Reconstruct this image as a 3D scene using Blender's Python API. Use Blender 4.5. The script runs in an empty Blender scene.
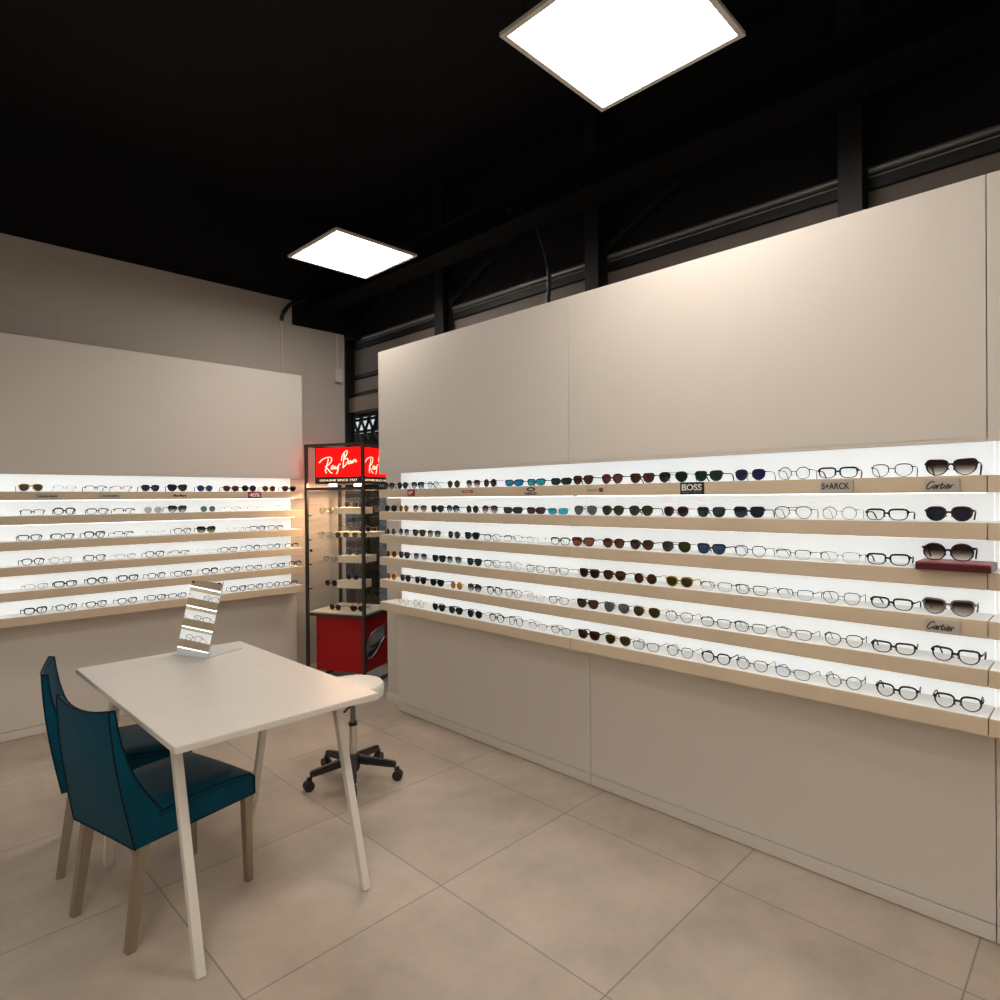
import bpy, bmesh, math, random
from mathutils import Vector, Matrix
random.seed(7)
scene = bpy.context.scene
col = scene.collection
PI = math.pi
R = math.radians

# ------------------------------------------------------------------ camera
H = 1.5
FPX = 625.0
def cam_axes():
    yaw, pitch, roll = R(45.35), R(-0.25), R(-0.45)
    f = Vector((math.sin(yaw) * math.cos(pitch), math.cos(yaw) * math.cos(pitch), math.sin(pitch)))
    r = Vector((math.cos(yaw), -math.sin(yaw), 0))
    u = r.cross(f)
    return r * math.cos(roll) + u * math.sin(roll), -r * math.sin(roll) + u * math.cos(roll), f
CR, CU, CF = cam_axes()
cd = bpy.data.cameras.new('camera')
cd.sensor_width = 36
cd.lens = FPX / 1000 * 36
cd.clip_start = 0.02
cam = bpy.data.objects.new('camera', cd)
M4 = Matrix.Identity(4)
for i in range(3):
    M4[i][0] = CR[i]; M4[i][1] = CU[i]; M4[i][2] = -CF[i]
M4[2][3] = H
cam.matrix_world = M4
col.objects.link(cam)
scene.camera = cam
def ray(x, y):
    return CF + CR * ((x - 500) / FPX) - CU * ((y - 500) / FPX)
def on_x(x, y, X):
    d = ray(x, y); return Vector((0, 0, H)) + d * (X / d.x)
def on_y(x, y, Y):
    d = ray(x, y); return Vector((0, 0, H)) + d * (Y / d.y)

# ------------------------------------------------------------------ materials
def srgb(c):
    return tuple(((v / 255) / 12.92 if v / 255 <= 0.04045 else ((v / 255 + 0.055) / 1.055) ** 2.4) for v in c)
def new_mat(name):
    m = bpy.data.materials.new(name)
    m.use_nodes = True
    nt = m.node_tree
    return m, nt, nt.nodes, nt.nodes['Principled BSDF']
def pmat(name, c, rough=0.5, metal=0.0, spec=0.5, noise=0.0, nscale=8.0, bump=0.0, bscale=60.0, emit=None, estr=0.0, coat=0.0):
    m, nt, N, b = new_mat(name)
    b.inputs['Base Color'].default_value = (*c, 1)
    b.inputs['Roughness'].default_value = rough
    b.inputs['Metallic'].default_value = metal
    b.inputs['Specular IOR Level'].default_value = spec
    if coat: b.inputs['Coat Weight'].default_value = coat
    if emit:
        b.inputs['Emission Color'].default_value = (*emit, 1)
        b.inputs['Emission Strength'].default_value = estr
    if noise or bump:
        tc = N.new('ShaderNodeTexCoord')
    if noise:
        t = N.new('ShaderNodeTexNoise'); t.inputs['Scale'].default_value = nscale; t.inputs['Detail'].default_value = 5
        nt.links.new(tc.outputs['Object'], t.inputs['Vector'])
        cr = N.new('ShaderNodeValToRGB')
        cr.color_ramp.elements[0].position = 0.3; cr.color_ramp.elements[1].position = 0.7
        cr.color_ramp.elements[0].color = (*[v * (1 - noise) for v in c], 1)
        cr.color_ramp.elements[1].color = (*[min(1, v * (1 + noise)) for v in c], 1)
        nt.links.new(t.outputs['Fac'], cr.inputs['Fac'])
        nt.links.new(cr.outputs['Color'], b.inputs['Base Color'])
    if bump:
        t2 = N.new('ShaderNodeTexNoise'); t2.inputs['Scale'].default_value = bscale; t2.inputs['Detail'].default_value = 4
        nt.links.new(tc.outputs['Object'], t2.inputs['Vector'])
        bp = N.new('ShaderNodeBump'); bp.inputs['Strength'].default_value = bump; bp.inputs['Distance'].default_value = 0.01
        nt.links.new(t2.outputs['Fac'], bp.inputs['Height'])
        nt.links.new(bp.outputs['Normal'], b.inputs['Normal'])
    return m
def emat(name, c, s):
    m, nt, N, b = new_mat(name)
    b.inputs['Base Color'].default_value = (0.8, 0.8, 0.8, 1)
    b.inputs['Emission Color'].default_value = (*c, 1)
    b.inputs['Emission Strength'].default_value = s
    return m
def clear_mat(name, tint, gloss=0.06, rough=0.02, gcol=(1, 1, 1), grad=None):
    """thin see-through sheet: tinted transparency plus a sharp reflection; grad = (low z, high z, low tint)"""
    m, nt, N, b = new_mat(name)
    N.remove(b)
    out = N['Material Output']
    tr = N.new('ShaderNodeBsdfTransparent'); gl = N.new('ShaderNodeBsdfGlossy'); mx = N.new('ShaderNodeMixShader')
    t = tuple(v ** 0.5 for v in tint)
    tr.inputs['Color'].default_value = (*t, 1)
    gl.inputs['Color'].default_value = (*gcol, 1); gl.inputs['Roughness'].default_value = rough
    mx.inputs['Fac'].default_value = gloss
    if grad:
        tc = N.new('ShaderNodeTexCoord'); sx = N.new('ShaderNodeSeparateXYZ')
        mr = N.new('ShaderNodeMapRange'); mr.inputs['From Min'].default_value = grad[0]; mr.inputs['From Max'].default_value = grad[1]
        cr = N.new('ShaderNodeValToRGB')
        cr.color_ramp.elements[0].color = (*[v ** 0.5 for v in grad[2]], 1)
        cr.color_ramp.elements[1].color = (*t, 1)
        nt.links.new(tc.outputs['Object'], sx.inputs['Vector']); nt.links.new(sx.outputs['Z'], mr.inputs['Value'])
        nt.links.new(mr.outputs['Result'], cr.inputs['Fac']); nt.links.new(cr.outputs['Color'], tr.inputs['Color'])
    nt.links.new(tr.outputs[0], mx.inputs[1]); nt.links.new(gl.outputs[0], mx.inputs[2])
    nt.links.new(mx.outputs[0], out.inputs['Surface'])
    return m

WARM = (1.0, 0.925, 0.85)
m_panel = pmat('cream laminate', (0.66, 0.61, 0.55), 0.55, bump=0.03, bscale=300)
m_shelf = pmat('tan shelf laminate', (0.64, 0.52, 0.37), 0.5, noise=0.05, nscale=3)
m_wall = pmat('painted plaster', (0.60, 0.55, 0.49), 0.8, bump=0.12, bscale=25)
m_black = pmat('matt black paint', (0.010, 0.010, 0.011), 0.9, spec=0.2)
m_steel = pmat('black painted steel', (0.009, 0.0085, 0.008), 0.55, noise=0.3, nscale=6)
m_beam = pmat('soot black steel', (0.005, 0.005, 0.005), 0.8, spec=0.1)
m_pipe = pmat('dark grey pipe', (0.22, 0.22, 0.21), 0.35, metal=0.4)
m_clad = pmat('grey brown cladding', (0.19, 0.165, 0.143), 0.7, noise=0.12, nscale=4)
m_girt = pmat('brown girt', (0.22, 0.17, 0.13), 0.6)
m_lightpanel = emat('backlit white acrylic', (0.93, 0.985, 1.0), 0.50)
m_led = emat('led strip', (0.93, 0.985, 1.0), 6.0)
m_shelftop = pmat('white shelf lining', (0.90, 0.91, 0.91), 0.45)
m_lamp = emat('lamp diffuser', WARM, 24)
m_alu = pmat('lamp aluminium', (0.62, 0.59, 0.55), 0.5)
m_table = pmat('white table laminate', (0.68, 0.635, 0.575), 0.38, noise=0.02)
m_tleg = pmat('white powder coat', (0.70, 0.66, 0.58), 0.4)
m_leather = pmat('petrol blue leather', (0.0015, 0.054, 0.092), 0.45, spec=0.08, noise=0.12, nscale=5, bump=0.15, bscale=220)
m_piping = pmat('dark leather piping', (0.002, 0.010, 0.015), 0.6, spec=0.1)
m_champ = pmat('champagne metal', (0.36, 0.30, 0.23), 0.38, metal=0.7)
m_white = pmat('white vinyl', (0.74, 0.70, 0.64), 0.45)
m_chrome = pmat('chrome', (0.75, 0.73, 0.70), 0.12, metal=1.0)
m_blackplastic = pmat('black plastic', (0.012, 0.012, 0.012), 0.4)
m_mirror = pmat('mirror glass', (0.86, 0.88, 0.86), 0.02, metal=1.0)
m_brushed = pmat('brushed aluminium', (0.62, 0.64, 0.66), 0.3, metal=0.9)
m_cabframe = pmat('dark bronze frame', (0.045, 0.038, 0.032), 0.4, metal=0.4)
m_red = pmat('red lacquer', (0.34, 0.006, 0.008), 0.35, spec=0.25)
m_redsign = pmat('red backlit sign', (0.25, 0.004, 0.004), 0.5, spec=0.1, emit=(1.0, 0.003, 0.003), estr=1.9)
m_cream = emat('cream backlit letters', (1.0, 0.72, 0.42), 1.15)
m_board = pmat('cream board', (0.80, 0.70, 0.54), 0.5)
m_glass = clear_mat('cabinet glass', (0.95, 0.955, 0.95), 0.025)
m_window = clear_mat('window glass', (0.8, 0.84, 0.85), 0.04)
m_silver = pmat('silver metal', (0.55, 0.55, 0.56), 0.25, metal=0.9)
m_print = pmat('printed black', (0.006, 0.006, 0.006), 0.5)
m_printgrey = pmat('printed grey', (0.22, 0.22, 0.23), 0.5)
m_printwhite = pmat('printed white', (0.85, 0.84, 0.82), 0.5)
m_tag = pmat('tag board', (0.50, 0.45, 0.385), 0.5)
m_tagred = pmat('red tag', (0.36, 0.012, 0.012), 0.45)
m_brownink = pmat('brown ink', (0.12, 0.05, 0.015), 0.5)
m_maroon = pmat('maroon box', (0.075, 0.004, 0.010), 0.35)
m_maroonlid = pmat('maroon box lid', (0.28, 0.05, 0.06), 0.4)

# ------------------------------------------------------------------ mesh helper
class MB:
    def __init__(s): s.v = []; s.f = []
    def add(s, vs, fs):
        o = len(s.v); s.v += [tuple(p) for p in vs]; s.f += [tuple(i + o for i in q) for q in fs]; return s
    def box(s, a, b, mat=None):
        x0, y0, z0 = a; x1, y1, z1 = b
        vs = [Vector(p) for p in ((x0, y0, z0), (x1, y0, z0), (x1, y1, z0), (x0, y1, z0), (x0, y0, z1), (x1, y0, z1), (x1, y1, z1), (x0, y1, z1))]
        if mat: vs = [mat @ p for p in vs]
        return s.add(vs, [(0, 3, 2, 1), (4, 5, 6, 7), (0, 1, 5, 4), (1, 2, 6, 5), (2, 3, 7, 6), (3, 0, 4, 7)])
    def bar(s, p, q, w, h, up=(0, 0, 1), w2=None, h2=None):
        p = Vector(p); q = Vector(q); d = (q - p).normalized(); up = Vector(up)
        if abs(d.dot(up)) > 0.98: up = Vector((1, 0, 0))
        a = d.cross(up).normalized(); b = a.cross(d)
        w2 = w if w2 is None else w2; h2 = h if h2 is None else h2
        vs = [c + a * sx * ww / 2 + b * sy * hh / 2 for c, ww, hh in ((p, w, h), (q, w2, h2)) for sx, sy in ((-1, -1), (1, -1), (1, 1), (-1, 1))]
        return s.add(vs, [(3, 2, 1, 0), (4, 5, 6, 7), (0, 1, 5, 4), (1, 2, 6, 5), (2, 3, 7, 6), (3, 0, 4, 7)])
    def tube(s, pts, r, n=8, closed=False, flat=1.0, up=(0, 0, 1)):
        pts = [Vector(p) for p in pts]; m = len(pts); up = Vector(up); rings = []
        rr = r if isinstance(r, (list, tuple)) else [r] * m
        for i, p in enumerate(pts):
            if closed: d = pts[(i + 1) % m] - pts[i - 1]
            else: d = pts[min(i + 1, m - 1)] - pts[max(i - 1, 0)]
            d.normalize()
            u = up if abs(d.dot(up)) < 0.95 else Vector((1, 0, 0)) if abs(d.x) < 0.9 else Vector((0, 1, 0))
            a = d.cross(u).normalized(); b = a.cross(d)
            rings.append([p + a * rr[i] * math.cos(2 * PI * k / n) + b * rr[i] * flat * math.sin(2 * PI * k / n) for k in range(n)])
        vs = [q for g in rings for q in g]; fs = []
        for i in range(m if closed else m - 1):
            j = (i + 1) % m
            for k in range(n):
                fs.append((i * n + k, i * n + (k + 1) % n, j * n + (k + 1) % n, j * n + k))
        if not closed:
            fs.append(tuple(range(n))[::-1]); fs.append(tuple((m - 1) * n + k for k in range(n)))
        return s.add(vs, fs)
    def lathe(s, prof, c=(0, 0, 0), n=32):
        c = Vector(c); m = len(prof)
        vs = [c + Vector((r * math.cos(2 * PI * k / n), r * math.sin(2 * PI * k / n), z)) for r, z in prof for k in range(n)]
        fs = [(i * n + k, i * n + (k + 1) % n, (i + 1) * n + (k + 1) % n, (i + 1) * n + k) for i in range(m - 1) for k in range(n)]
        fs.append(tuple(range(n))[::-1]); fs.append(tuple((m - 1) * n + k for k in range(n)))
        return s.add(vs, fs)
    def prism(s, poly, d):
        """polygon (list of 3D points) pushed along vector d"""
        n = len(poly); d = Vector(d); vs = [Vector(p) for p in poly] + [Vector(p) + d for p in poly]
        return s.add(vs, [tuple(range(n))[::-1], tuple(range(n, 2 * n))] + [(i, (i + 1) % n, n + (i + 1) % n, n + i) for i in range(n)])
    def mesh(s, name, mat, smooth=False, bevel=0.0, angle=40):
        me = bpy.data.meshes.new(name)
        me.from_pydata(s.v, [], s.f)
        bm = bmesh.new(); bm.from_mesh(me)
        bmesh.ops.recalc_face_normals(bm, faces=bm.faces)
        if bevel:
            ed = [e for e in bm.edges if len(e.link_faces) == 2 and e.calc_face_angle(0) > 0.6]
            bmesh.ops.bevel(bm, geom=ed, offset=bevel, segments=2, affect='EDGES', clamp_overlap=True)
        bm.to_mesh(me); bm.free()
        if smooth:
            for p in me.polygons: p.use_smooth = True
            try: me.set_sharp_from_angle(angle=R(angle))
            except Exception: pass
        me.materials.append(mat)
        return me
    def build(s, name, mat, parent=None, smooth=False, bevel=0.0, angle=40):
        o = bpy.data.objects.new(name, s.mesh(name, mat, smooth, bevel, angle))
        col.objects.link(o)
        if parent is not None: o.parent = parent
        return o
def tag(o, label, cat, group=None):
    o['label'] = label; o['category'] = cat
    if group: o['group'] = group
    return o
def thing(name, label, cat, loc=(0, 0, 0), rz=0.0, group=None):
    o = bpy.data.objects.new(name, None)
    o.empty_display_size = 0.1
    o.location = loc; o.rotation_euler = (0, 0, rz)
    col.objects.link(o)
    return tag(o, label, cat, group)
def struct(o):
    o['kind'] = 'structure'; return o
def text_mesh(txt, mat, size, name='lettering', parent=None, matrix=None, width=None, bold=0.0, depth=0.0006):
    cu = bpy.data.curves.new('t', 'FONT'); cu.body = txt; cu.size = size; cu.align_x = 'CENTER'; cu.align_y = 'CENTER'
    cu.extrude = depth; cu.offset = bold
    to = bpy.data.objects.new('t', cu); col.objects.link(to)
    dg = bpy.context.evaluated_depsgraph_get()
    me = bpy.data.meshes.new_from_object(to.evaluated_get(dg))
    bpy.data.objects.remove(to); bpy.data.curves.remove(cu)
    xs = [v.co.x for v in me.vertices]; ys = [v.co.y for v in me.vertices]
    cx, cy, w = (min(xs) + max(xs)) / 2, (min(ys) + max(ys)) / 2, max(xs) - min(xs)
    k = (width / w) if width else 1.0
    for v in me.vertices:
        v.co.x = (v.co.x - cx) * k; v.co.y -= cy
    if matrix is not None: me.transform(matrix)
    me.materials.clear(); me.materials.append(mat)
    me.name = name
    o = bpy.data.objects.new(name, me); col.objects.link(o)
    if parent is not None: o.parent = parent
    return o
def smooth_line(pts, n=5):
    out = []
    P = [Vector(p) for p in pts]
    for i in range(len(P) - 1):
        a, b, c, d = P[max(i - 1, 0)], P[i], P[i + 1], P[min(i + 2, len(P) - 1)]
        for k in range(n):
            t = k / n
            out.append(0.5 * ((2 * b) + (c - a) * t + (2 * a - 5 * b + 4 * c - d) * t * t + (3 * b - a - 3 * c + d) * t ** 3))
    out.append(P[-1])
    return out
RB = [[(200, 275), (230, 245), (270, 228), (305, 225), (320, 242), (312, 270), (290, 295), (258, 315)],
      [(288, 238), (277, 290), (265, 335), (255, 350)], [(258, 340), (266, 377)],
      [(262, 315), (285, 340), (305, 365), (325, 378)],
      [(337, 303), (322, 312), (314, 332), (326, 337), (344, 312), (340, 333), (352, 336)],
      [(357, 310), (357, 333), (370, 332), (384, 305), (380, 335), (371, 372), (361, 382)],
      [(386, 296), (406, 291)],
      [(412, 262), (416, 225), (436, 188), (458, 168), (469, 178), (458, 208), (436, 243), (466, 243), (472, 262), (455, 296), (423, 328)],
      [(440, 195), (432, 250), (426, 322)],
      [(497, 262), (481, 272), (474, 289), (488, 290), (504, 266), (501, 285), (511, 285)],
      [(520, 256), (516, 284), (534, 255), (544, 258), (541, 277), (556, 266)]]
CT = [[(338, 522), (328, 508), (300, 515), (270, 545), (260, 575), (275, 585), (305, 572), (322, 556)],
      [(362, 546), (342, 548), (326, 570), (332, 582), (350, 568), (364, 546), (354, 577), (366, 578)],
      [(378, 548), (368, 582)], [(372, 562), (388, 546), (400, 550)],
      [(424, 522), (402, 575), (412, 582), (428, 570)], [(400, 545), (436, 543)],
      [(446, 546), (434, 576), (448, 577)], [(452, 531), (455, 528)],
      [(462, 566), (488, 551), (482, 541), (466, 550), (458, 572), (470, 583), (493, 566)],
      [(508, 545), (497, 582)], [(501, 562), (520, 545), (534, 549)]]
def script_mesh(strokes, box, to3d, r, mat, parent, name='lettering', flat=0.25, up=(1, 0, 0)):
    x0, y0, x1, y1 = box
    mb = MB()
    for st in strokes:
        pts = [to3d((x - x0) / (x1 - x0), (y1 - y) / (y1 - y0)) for x, y in st]
        mb.tube(smooth_line(pts, 4), r, 6)
    return mb.build(name, mat, parent, smooth=True)

# ------------------------------------------------------------------ room shell
XF, XB = 2.467, 2.631           # shelf front / niche back of the long display
YF, YB = 4.765, 4.930           # same for the corner display
def floor_mat():
    m, nt, N, b = new_mat('large stone tiles')
    tc = N.new('ShaderNodeTexCoord'); mp = N.new('ShaderNodeMapping')
    mp.inputs['Location'].default_value = (-(1.546 - 0.767 * 8), -(1.866 - 0.767 * 8), 0)
    br = N.new('ShaderNodeTexBrick'); br.offset = 0.0; br.squash = 1.0
    br.inputs['Scale'].default_value = 1.0; br.inputs['Brick Width'].default_value = 0.767; br.inputs['Row Height'].default_value = 0.767
    br.inputs['Mortar Size'].default_value = 0.0028; br.inputs['Mortar Smooth'].default_value = 0.1
    a, c = (0.455, 0.385, 0.315), (0.50, 0.425, 0.35)
    br.inputs['Color1'].default_value = (*a, 1); br.inputs['Color2'].default_value = (*c, 1); br.inputs['Mortar'].default_value = (0.27, 0.225, 0.185, 1)
    nz = N.new('ShaderNodeTexNoise'); nz.inputs['Scale'].default_value = 2.2; nz.inputs['Detail'].default_value = 8; nz.inputs['Roughness'].default_value = 0.65
    cr = N.new('ShaderNodeValToRGB'); cr.color_ramp.elements[0].position = 0.3; cr.color_ramp.elements[1].position = 0.75
    cr.color_ramp.elements[0].color = (0.68, 0.665, 0.65, 1); cr.color_ramp.elements[1].color = (1.08, 1.07, 1.06, 1)
    mx = N.new('ShaderNodeMixRGB'); mx.blend_type = 'MULTIPLY'; mx.inputs['Fac'].default_value = 0.9
    L = nt.links.new
    L(tc.outputs['Object'], mp.inputs['Vector']); L(mp.outputs[0], br.inputs['Vector']); L(tc.outputs['Object'], nz.inputs['Vector'])
    L(nz.outputs['Fac'], cr.inputs['Fac']); L(br.outputs['Color'], mx.inputs['Color1']); L(cr.outputs['Color'], mx.inputs['Color2'])
    L(mx.outputs[0], b.inputs['Base Color'])
    b.inputs['Roughness'].default_value = 0.5
    bp = N.new('ShaderNodeBump'); bp.inputs['Strength'].default_value = 0.25; bp.inputs['Distance'].default_value = 0.003; bp.invert = True
    L(br.outputs['Fac'], bp.inputs['Height']); L(bp.outputs['Normal'], b.inputs['Normal'])
    return m
def block_mat():
    m, nt, N, b = new_mat('painted blockwork')
    tc = N.new('ShaderNodeTexCoord'); sp = N.new('ShaderNodeSeparateXYZ'); cb = N.new('ShaderNodeCombineXYZ')
    br = N.new('ShaderNodeTexBrick'); br.inputs['Scale'].default_value = 1; br.inputs['Brick Width'].default_value = 0.6; br.inputs['Row Height'].default_value = 0.25
    br.inputs['Mortar Size'].default_value = 0.006; br.inputs['Mortar Smooth'].default_value = 0.6
    nz = N.new('ShaderNodeTexNoise'); nz.inputs['Scale'].default_value = 14; nz.inputs['Detail'].default_value = 6
    ad = N.new('ShaderNodeMath'); ad.operation = 'MULTIPLY_ADD'; ad.inputs[1].default_value = -0.7
    bp = N.new('ShaderNodeBump'); bp.inputs['Strength'].default_value = 0.35; bp.inputs['Distance'].default_value = 0.006
    L = nt.links.new
    L(tc.outputs['Object'], sp.inputs[0]); L(sp.outputs['X'], cb.inputs['X']); L(sp.outputs['Z'], cb.inputs['Y']); L(cb.outputs[0], br.inputs['Vector'])
    L(tc.outputs['Object'], nz.inputs['Vector']); L(br.outputs['Fac'], ad.inputs[0]); L(nz.outputs['Fac'], ad.inputs[2])
    L(ad.outputs[0], bp.inputs['Height']); L(bp.outputs['Normal'], b.inputs['Normal'])
    b.inputs['Base Color'].default_value = (0.46, 0.415, 0.365, 1); b.inputs['Roughness'].default_value = 0.85
    return m
XW0, XW1, YW0, ZC = -3.2, 3.30, -3.2, 3.95
struct(MB().box((XW0 - .1, YW0 - .1, -0.12), (3.42, 6.1, 0)).build('floor', floor_mat()))
struct(MB().box((XW0 - .1, YW0 - .1, ZC), (3.42, 6.1, ZC + .1)).build('ceiling', m_black))
# rear blockwork wall, with its top stepped down at the pier
MBW = MB().box((XW0, 5.0, 0), (2.555, 5.15, 3.19)).box((2.555, 5.0, 0), (3.058, 5.15, 2.985))
struct(MBW.build('wall_back', block_mat()))
struct(MB().box((XW0, 5.04, 3.19), (2.555, 5.16, ZC)).box((2.555, 5.04, 2.985), (3.30, 5.16, ZC)).build('wall_upper', m_black))
struct(MB().box((XW0 - .1, YW0, 0), (XW0, 5.15, ZC)).build('wall_left', m_wall))
struct(MB().box((XW0, YW0 - .1, 0), (XW1, YW0, ZC)).build('wall_front', m_wall))
struct(MB().box((3.058, 5.56, 0), (3.30, 5.66, ZC)).build('wall_return', m_wall))
# outer wall with a window opening near the corner
oy0, oy1, oz0, oz1 = 3.9, 5.55, 0.12, 2.31
ow = MB()
ow.box((XW1, YW0, 0), (XW1 + .1, oy0, 2.93)).box((XW1, oy1, 0), (XW1 + .1, 5.66, 2.93)).box((XW1, oy0, 0), (XW1 + .1, oy1, oz0)).box((XW1, oy0, oz1), (XW1 + .1, oy1, 2.93))
struct(ow.build('wall_outer', m_clad))
struct(MB().box((XW1, YW0, 2.93), (XW1 + .1, 5.66, ZC)).build('wall_outer_upper', m_black))
wn = struct(MB().box((XW1 + .03, oy0, oz0), (XW1 + .07, oy0 + .04, oz1)).box((XW1 + .03, oy1 - .04, oz0), (XW1 + .07, oy1, oz1))
            .box((XW1 + .03, oy0 + .04, oz0), (XW1 + .07, oy1 - .04, oz0 + .04)).box((XW1 + .03, oy0 + .04, oz1 - .03), (XW1 + .07, oy1 - .04, oz1)).build('window_1', m_steel))
MB().box((XW1 + .046, oy0 + .04, oz0 + .04), (XW1 + .052, oy1 - .04, oz1 - .03)).build('pane', m_window, wn)
# partition behind the long display and its skirting
struct(MB().box((2.71, YW0, 0), (2.80, 3.863, 2.44)).build('wall_right', m_wall))
struct(MB().box((2.696, 3.62, 0), (2.7095, 3.863, 0.06)).build('baseboard_right', m_panel))
struct(MB().box((2.525, 4.986, 0), (3.058, 4.9995, 0.06)).build('baseboard_back', m_panel))

# ------------------------------------------------------------------ outdoors beyond the window
def brick_dark():
    m, nt, N, b = new_mat('dark mottled render')
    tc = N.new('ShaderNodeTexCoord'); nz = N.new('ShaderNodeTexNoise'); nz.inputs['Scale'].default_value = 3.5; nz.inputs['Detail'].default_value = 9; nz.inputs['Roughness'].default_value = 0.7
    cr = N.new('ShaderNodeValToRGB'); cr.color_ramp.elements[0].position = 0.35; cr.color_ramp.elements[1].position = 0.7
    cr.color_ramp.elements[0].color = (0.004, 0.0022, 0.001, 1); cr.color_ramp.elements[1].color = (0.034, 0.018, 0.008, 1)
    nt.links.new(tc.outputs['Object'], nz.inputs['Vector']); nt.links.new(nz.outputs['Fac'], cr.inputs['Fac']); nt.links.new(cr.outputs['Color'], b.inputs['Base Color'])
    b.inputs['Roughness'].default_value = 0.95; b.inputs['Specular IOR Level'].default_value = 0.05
    return m
mdark = brick_dark()
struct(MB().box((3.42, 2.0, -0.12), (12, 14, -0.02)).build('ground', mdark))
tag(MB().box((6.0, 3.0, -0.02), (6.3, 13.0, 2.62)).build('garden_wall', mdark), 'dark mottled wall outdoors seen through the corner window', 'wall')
lt = MB()
s_ = 0.135
hgt = s_ * 0.866
z0, z1_, ya, yb = 1.93, 2.33, 4.2, 5.62
for k in range(5):
    lt.bar((3.46, ya, z0 + k * hgt), (3.46, yb, z0 + k * hgt), 0.014, 0.026)
for i in range(-4, 16):
    yA = ya + i * s_
    for sgn in (1, -1):
        lt.bar((3.46, yA, z0), (3.46, yA + sgn * (z1_ - z0) * 0.577, z1_), 0.014, 0.026)
for i in range(12):
    for k in range(3):
        if (i * 5 + k * 3) % 4 == 0:
            y_, z_ = ya + (i + .5 * (k % 2)) * s_, z0 + k * hgt
            lt.prism([(3.455, y_, z_), (3.455, y_ + s_, z_), (3.455, y_ + s_ / 2, z_ + hgt)], (.01, 0, 0))
for y_ in (4.2, 5.6): lt.box((3.45, y_, -.02), (3.47, y_ + .03, z1_))
tag(lt.build('lattice_screen', m_steel), 'dark triangular lattice screen outside the top of the corner window', 'screen')

# ------------------------------------------------------------------ overhead steelwork
for i, (y, lab) in enumerate(((5.21, 'black steel column at the corner beside the pale pier'), (3.79, 'black steel column just above the far end of the long display'),
                              (2.315, 'black steel column behind the hanging cable, above the mid panel joint'), (0.866, 'black steel column with bolt, nearest over the long cream panel'))):
    c = MB()
    c.box((3.165, y - .05, 0.0), (3.178, y + .05, ZC)).box((3.255, y - .05, 0), (3.268, y + .05, ZC)).box((3.178, y - .006, 0), (3.255, y + .006, ZC))
    tag(c.build('steel_column', m_steel), lab, 'column', 'steel columns along the outer wall')
bm_ = MB()
bz = 3.14
bm_.box((2.70, -3.1, bz + .17), (2.90, 4.99, bz + .185)).box((2.70, -3.1, bz - .0), (2.90, 4.99, bz + .015)).box((2.795, -3.1, bz + .015), (2.805, 4.99, bz + .17))
tag(bm_.build('steel_beam', m_beam), 'long black steel roof beam running above the wide display', 'beam')
for (ya_, yb_, lab) in ((5.15, 4.35, 'thin black diagonal brace rising from the corner column'), (3.735, 2.95, 'thin black diagonal brace rising beside the second column'), (2.26, 1.5, 'thin black diagonal brace above the middle of the long display')):
    tag(MB().bar((3.235, ya_, 3.03), (3.225, yb_, 3.385), .022, .03).build('diagonal_brace', m_steel), lab, 'brace', 'diagonal braces of the roof steelwork')
tag(MB().bar((3.21, -3.0, 3.425), (3.21, 5.5, 3.425), .05, .05).build('top_chord', m_steel), 'black upper steel chord on which the diagonal braces end', 'beam')
pp = thing('conduit_run', 'dark grey round pipe with thin conduit along the outer wall', 'pipe', (3.2, 0, 3.0))
MB().tube([(0.080, -3.1, -0.002), (0.080, 5.15, -0.002)], 0.017, 12).build('pipe', m_pipe, pp, smooth=True)
MB().tube([(0.088, -3.1, -0.027), (0.088, 5.15, -0.027)], 0.006, 8).build('conduit', m_pipe, pp, smooth=True)
MB().box((0.07, -3.1, -0.088), (0.0995, 5.15, -0.040)).build('channel', m_steel, pp)
for za, zb, mm, lab in ((2.63, 2.665, m_steel, 'thin black rail on the outer wall above the brown strip'), (2.455, 2.49, m_steel, 'thin black rail on the outer wall below the brown strip')):
    tag(MB().box((3.26, 3.9, za), (3.2995, 5.2, zb)).build('wall_rail', mm), lab, 'rail')
tag(MB().box((3.275, 3.9, 2.50), (3.2995, 5.2, 2.62)).build('wall_strip', m_girt), 'brown strip between two black rails high in the corner', 'strip')
tag(MB().box((3.23, 3.9, 2.315), (3.2995, 5.2, 2.45)).build('shutter_box', m_girt), 'brown shutter box over the corner window', 'box')
p0 = on_x(530, 213, 2.86); p1 = on_x(543, 245, 2.86); p2 = on_x(549, 275, 2.83); p3 = on_x(548, 304, 2.83)
tag(MB().tube(smooth_line([p0 + Vector((-.06, .12, .03)), p0, p1, p2, p3, p3 - Vector((0, 0, .3))], 6), 0.013, 8).build('hanging_cable', m_blackplastic, smooth=True),
    'black cable hanging from the beam down behind the long panel', 'cable')
q = [on_y(293, 303, 4.97), on_y(287, 308, 4.97), on_y(283, 314, 4.98), on_y(281.5, 320, 4.985)]
tag(MB().tube(smooth_line([q[0] + Vector((.12, 0, .05))] + q, 6), 0.016, 8).build('bent_hose', m_blackplastic, smooth=True), 'short bent black hose at the top of the rear wall', 'hose')
q2 = on_y(281.5, 321, 4.99)
tag(MB().tube([(q2.x, 4.992, q2.z - .005), (q2.x, 4.992, 2.1)], 0.0075, 8).build('wall_conduit', m_wall, smooth=True), 'thin painted conduit running down the rear wall below the hose', 'conduit')
q3 = on_y(339, 376, 4.985)
jb = MB().box((q3.x - .045, 4.955, q3.z - .06), (q3.x + .02, 4.9995, q3.z + .06)).build('junction_box', m_wall, bevel=0.006)
tag(jb, 'small painted junction box on the pale pier', 'box')
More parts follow.
